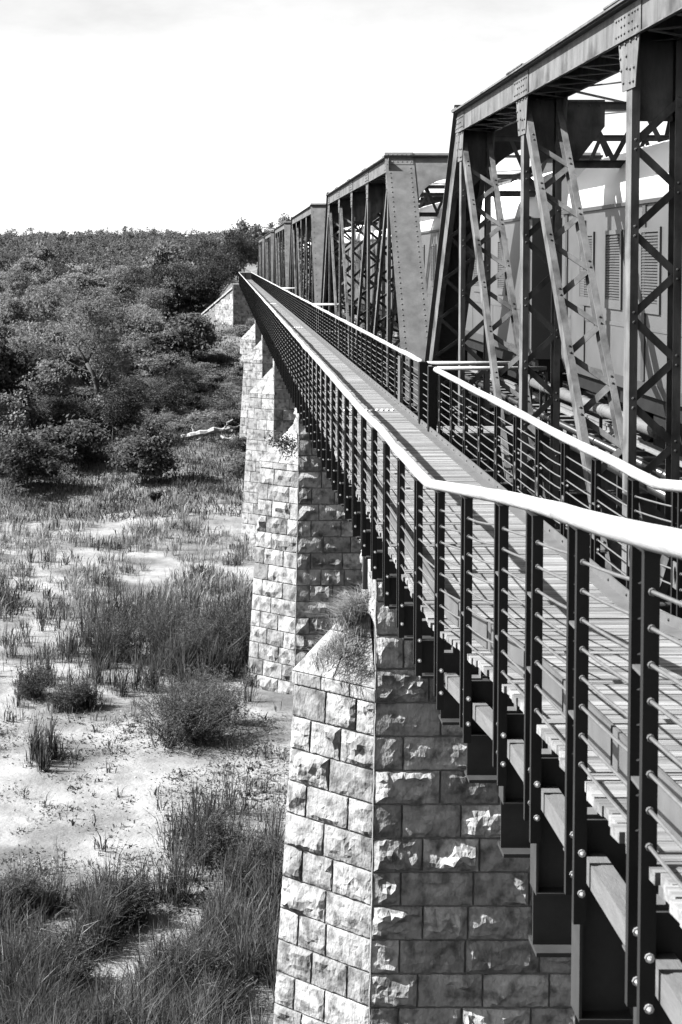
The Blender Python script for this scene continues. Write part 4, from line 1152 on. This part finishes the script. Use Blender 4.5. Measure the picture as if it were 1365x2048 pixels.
# the rest of the wood as one mass
pts = []
random.seed(9)
for _ in range(2250):
    y = 238 + 600 * random.random() ** 0.85
    if random.random() < 0.14: y = random.uniform(118, 300); x = random.uniform(13, 0.22 * y + 14)
    else: x = random.uniform(-0.19 * y, 0.2 * y)
    if -1 < x < 12.5 and y < 360: continue
    pts.append((x, y))
pts = np.array(pts)
VV = []
for (x, y) in pts:
    r = random.uniform(2.4, 4.6); h = r * random.uniform(1.2, 2.0)
    n = int(np.interp(y, [200, 800], [270, 170]))
    C = crown_pts(n, r, h, 0.4, 11, hollow=0.2, ragged=0.4)
    C[:, 0] += x; C[:, 1] += y; C[:, 2] += gz(x, y) + Z0
    VV.append(leaf_cards(C, np.interp(y, [200, 800], [0.27, 0.42])))
wood = bpy.data.objects.new('woodland', fast_mesh('woodland', np.concatenate(VV), 'leaf_far')); COL.objects.link(wood)
tag(wood, 'distant dense woodland covering the hill to the skyline', 'woodland', kind='stuff')

# ---------------------------------------------------------------- reeds and grass on the river bed
def px_ground(px, py, zz=BED):
    """picture position of the photograph -> point on the level river bed, for reading off where clumps stand"""
    d = -zz * 2844.0 / (py - 520.0)
    return (px - 456.0) * d / 2844.0, d
def blades(P, hmin, hmax, w, lean, Vout):
    n = len(P)
    h = RNG.uniform(hmin, hmax, n) * RNG.uniform(0.5, 1.0, n)
    a = RNG.uniform(0, 2 * np.pi, n); ln = RNG.normal(0, lean, (n, 2)) * h[:, None]
    wv = np.stack([np.cos(a), np.sin(a), np.zeros(n)], 1) * (w * RNG.uniform(0.6, 1.4, n))[:, None] / 2
    z = ground(P[:, 0], P[:, 1]) + Z0 - 0.03
    B = np.stack([P[:, 0], P[:, 1], z], 1)
    M = B + np.stack([ln[:, 0] * 0.35, ln[:, 1] * 0.35, h * 0.6], 1)
    T = B + np.stack([ln[:, 0], ln[:, 1], h], 1)
    Vout.append(np.stack([B - wv, B + wv, M + wv * 0.8, M - wv * 0.8], 1))
    Vout.append(np.stack([M - wv * 0.8, M + wv * 0.8, T + wv * 0.1, T - wv * 0.1], 1))
def tussock(x, y, s, k, hmin, hmax, w, lean, out):
    r = np.abs(RNG.normal(0, s, k)); a = RNG.uniform(0, 2 * np.pi, k)
    P = np.stack([x + r * np.cos(a), y + r * np.sin(a)], 1)
    h = RNG.uniform(hmin, hmax, k) * np.clip(1.15 - 0.35 * r / s, 0.35, 1.2)
    fan = np.clip(r / s, 0, 1.6) * lean * 0.9
    ln = np.stack([np.cos(a) * fan, np.sin(a) * fan], 1) * h[:, None] + RNG.normal(0, lean * 0.55, (k, 2)) * h[:, None] + np.array([0.05, 0.0]) * h[:, None]
    b = RNG.uniform(0, np.pi, k)
    wv = np.stack([np.cos(b), np.sin(b), np.zeros(k)], 1) * (w * RNG.uniform(0.5, 1.6, k))[:, None] / 2
    B = np.stack([P[:, 0], P[:, 1], ground(P[:, 0], P[:, 1]) + Z0 - 0.03], 1)
    M = B + np.stack([ln[:, 0] * 0.4, ln[:, 1] * 0.4, h * 0.62], 1)
    T = B + np.stack([ln[:, 0] * 1.15, ln[:, 1] * 1.15, h * np.clip(1 - np.abs(ln).sum(1) / h * 0.25, 0.6, 1)], 1)
    out.append(np.stack([B - wv * 0.7, B + wv * 0.7, M + wv, M - wv], 1))
    out.append(np.stack([M - wv, M + wv, T + wv * 0.1, T - wv * 0.1], 1))
def clump_field(n_cl, per, spread, region, hmin, hmax, w, lean, out, acc):
    """region: sampler giving (px, py); acc: acceptance probability"""
    for _ in range(n_cl):
        px, py = region()
        if RNG.random() > acc(px, py): continue
        x, y = px_ground(px, py)
        s = spread * RNG.uniform(0.5, 1.5); k = int(per * RNG.uniform(0.4, 1.5))
        hh = RNG.uniform(0.5, 1.15)
        tussock(x, y, s, k, hmin * hh, hmax * hh, w, lean, out)
def uni(x0, x1, y0, y1): return lambda: (RNG.uniform(x0, x1), RNG.uniform(y0, y1))
def bump(px, py, cx, cy, rx, ry): return math.exp(-((px - cx) / rx) ** 2 - ((py - cy) / ry) ** 2)
RE = []; DG = []
def patch(px, py, k=1.0, o=0.0):
    """uneven stand: noise over the ground, about -1..1"""
    x, y = px_ground(px, py)
    return noise.noise(Vector((x * 0.35 * k + o, y * 0.16 * k, 3.1 + o))) * 1.1 + 0.7 * noise.noise(Vector((x * 0.9 * k, y * 0.45 * k, 7.7 + o)))
# dense tall reeds low in the picture
def a1(x, y):
    d = 1.0 if y > 1990 else 0.95 * bump(x, y, 60, 1910, 190, 110) + 0.9 * bump(x, y, 240, 1900, 90, 80) + 0.7 * bump(x, y, 500, 1970, 110, 80)
    return d * (0.5 + 1.5 * patch(x, y, 1.6))
clump_field(1700, 95, 0.28, uni(-60, 560, 1790, 2330), 0.4, 1.9, 0.018, 0.36, RE, a1)
clump_field(420, 9, 0.4, uni(-60, 560, 1790, 2330), 0.6, 2.0, 0.012, 0.45, DG, a1)
# clump right of the open sand, beside the pier
clump_field(330, 46, 0.24, uni(320, 575, 1610, 1880), 0.4, 2.2, 0.02, 0.3, RE,
            lambda x, y: (bump(x, y, 520, 1800, 60, 60) + 0.8 * bump(x, y, 390, 1740, 60, 45) + 0.55 * bump(x, y, 470, 1680, 80, 50)) * (0.7 + 1.0 * patch(x, y, 1.6, 5)))
# reed bed across the middle
clump_field(1100, 62, 0.34, uni(60, 510, 1190, 1430), 0.5, 2.5, 0.026, 0.28, RE,
            lambda x, y: (0.75 * bump(x, y, 255, 1300, 70, 60) + 0.95 * bump(x, y, 440, 1310, 80, 70) + 0.7 * bump(x, y, 345, 1340, 90, 45)) * (0.65 + 1.3 * patch(x, y, 1.1, 9)))
clump_field(900, 34, 0.34, uni(-40, 500, 1120, 1450), 0.3, 1.5, 0.026, 0.3, RE,
            lambda x, y: (0.5 * bump(x, y, 120, 1370, 90, 50) + 0.5 * bump(x, y, 20, 1390, 60, 50) + 0.8 * bump(x, y, 165, 1415, 26, 16) + 0.32 + 0.3 * bump(x, y, 300, 1230, 200, 50)) * (0.55 + 1.5 * patch(x, y, 1.0, 2)))
# paler tufts toward the bank
clump_field(1500, 30, 0.6, uni(-30, 500, 1010, 1250), 0.3, 1.2, 0.04, 0.3, DG, lambda x, y: 0.22 + 1.0 * patch(x, y, 0.8, 4))
clump_field(700, 26, 0.5, uni(-30, 500, 985, 1240), 0.3, 1.1, 0.045, 0.3, RE, lambda x, y: 0.12 + 1.0 * patch(x, y, 0.8, 14))
# sparse plants on the sand
clump_field(220, 16, 0.22, uni(-20, 570, 1430, 1790), 0.15, 0.75, 0.035, 0.4, RE, lambda x, y: 0.55 if x > 300 or y < 1540 else 0.15)
clump_field(16, 30, 0.12, uni(60, 110, 1500, 1560), 0.6, 1.9, 0.03, 0.16, RE, lambda x, y: 0.8)
# ground litter of short stalks
clump_field(1500, 30, 0.6, uni(-20, 575, 1440, 1840), 0.04, 0.2, 0.05, 0.8, DG, lambda x, y: (0.6 if x > 330 or y < 1530 or y > 1740 else 0.1) * (0.8 + patch(x, y, 2.0, 6)))
clump_field(900, 24, 0.5, uni(-20, 575, 1440, 1840), 0.04, 0.2, 0.06, 0.8, RE, lambda x, y: (0.5 if x > 330 or y < 1530 or y > 1740 else 0.06) * (0.6 + 1.2 * patch(x, y, 2.0, 16)))
for nm, lst, m, lb in (('reeds', RE, 'reed', 'tall grey reeds growing in clumps on the sandy river bed'), ('dry_grass', DG, 'dry_grass', 'pale dry grass and litter scattered over the sand')):
    o = bpy.data.objects.new(nm, fast_mesh(nm, np.concatenate(lst), m)); COL.objects.link(o); tag(o, lb, 'grass', kind='stuff')
# grass of the bank
BG = []
n = 66000
P = np.stack([RNG.uniform(-32, 3, n), RNG.uniform(105, 166, n)], 1)
P[:9000, 0] = RNG.uniform(-9, 5, 9000); P[:9000, 1] = RNG.uniform(160, 205, 9000)
blades(P, 0.2, 0.75, 0.06, 0.35, BG)
o = bpy.data.objects.new('bank_grass', fast_mesh('bank_grass', np.concatenate(BG), 'reed')); COL.objects.link(o)
tag(o, 'rough low grass covering the river bank', 'grass', kind='stuff')

# tuft of dry grass and weeds on pier caps
def tuft(name, label, x, y, z, n, spread, h, m, lean=0.5):
    P = np.stack([RNG.normal(0, spread, n), RNG.normal(0, spread, n)], 1)
    hh = RNG.uniform(0.4, 1.0, n) * h; a = RNG.uniform(0, 6.28, n); w = np.stack([np.cos(a), np.sin(a), np.zeros(n)], 1) * 0.006
    ln = RNG.normal(0, lean, (n, 2)) * hh[:, None]; ln[:, 0] -= 0.15 * hh
    B = np.stack([P[:, 0], P[:, 1], 0.75 * np.clip(P[:, 0], -1.2, 0.4) - np.abs(P[:, 1]) * 0.2], 1)
    M = B + np.stack([ln[:, 0] * 0.3, ln[:, 1] * 0.3, hh * 0.65], 1); T = B + np.stack([ln[:, 0], ln[:, 1], hh * 0.85], 1)
    V = np.concatenate([np.stack([B - w, B + w, M + w, M - w], 1), np.stack([M - w, M + w, T + w * 0.3, T - w * 0.3], 1)])
    o = link(bpy.data.objects.new(name, fast_mesh(name, V, m)), None, (x, y, z)); tag(o, label, 'grass tuft')
tuft('grass_tuft', 'dry grass tuft sprouting from the sloping cap of the pier cutwater', 2.78, JOINT[0] - 0.35, -7.85, 1500, 0.17, 0.5, 'dry_grass', 0.8)
tuft('grass_tuft', 'thin dry grass hanging over the lower cap stones of the same pier', 2.35, JOINT[0] - 0.75, -8.55, 700, 0.25, 0.4, 'dry_grass', 0.8)
t = thing('weed', 'small leafy weed rooted in the cap of the second pier', 'plant', (2.45, JOINT[1] - 0.6, -8.35))
me = fast_mesh('leaves', leaf_cards(RNG.normal(0, 1, (260, 3)) * np.array([0.3, 0.25, 0.2]) + np.array([0, 0, 0.15]), 0.07), 'leaf_dark'); inst('leaves', me, t, ORG[t.name])

# fallen dead tree on the bank
random.seed(31)
dx0, dy0 = px_ground(405, 908, -18.0); dzz = gz(dx0, dy0)
dt = thing('dead_tree', 'bleached fallen dead tree lying at the foot of the bank beside the pier', 'dead tree', (dx0, dy0, dzz))
q = MB()
def log(pts, rs):
    pp = []; rr = []
    for i in range(len(pts) - 1):
        for k in range(4):
            t = k / 4; p = Vector(pts[i]).lerp(Vector(pts[i + 1]), t) + Vector((random.gauss(0, 0.05), random.gauss(0, 0.05), random.gauss(0, 0.05)))
            pp.append(Vector((dx0, dy0, dzz)) + p); rr.append(lerp(rs[i], rs[i + 1], t) * random.uniform(0.78, 1.2))
    q = MB(); q.tube(pp, rr, 7); return q
part('trunk', log([(-2.3, 0, 0.2), (-0.6, -0.1, 0.5), (1.0, 0, 0.9), (2.6, 0.2, 1.0), (4.0, 0.2, 1.5)], [0.2, 0.28, 0.25, 0.18, 0.05]), 'bark_pale', dt)
for pts in ([(-0.6, 0, 0.5), (-0.9, 0.1, 1.1), (-0.8, 0.1, 1.7)], [(0.4, 0, 0.7), (-0.3, -0.3, 0.1), (-0.9, -0.5, 0.05)], [(1.2, 0, 0.8), (2.0, -0.5, 0.2), (3.2, -0.8, 0.1)],
            [(2.6, 0, 1.0), (3.2, 0.2, 0.5), (3.6, 0.2, 0.1)], [(-1.5, 0, 0.3), (-2.6, -0.2, 0.35), (-3.4, -0.2, 0.6)], [(0.9, 0, 0.2), (2.2, -0.3, 0.15), (3.4, -0.3, 0.35)], [(2.0, 0, 1.0), (2.3, 0.1, 1.6), (2.9, 0.1, 2.0)]):
    part('branch', log(pts, [0.13, 0.1, 0.03]), 'bark_pale', dt)
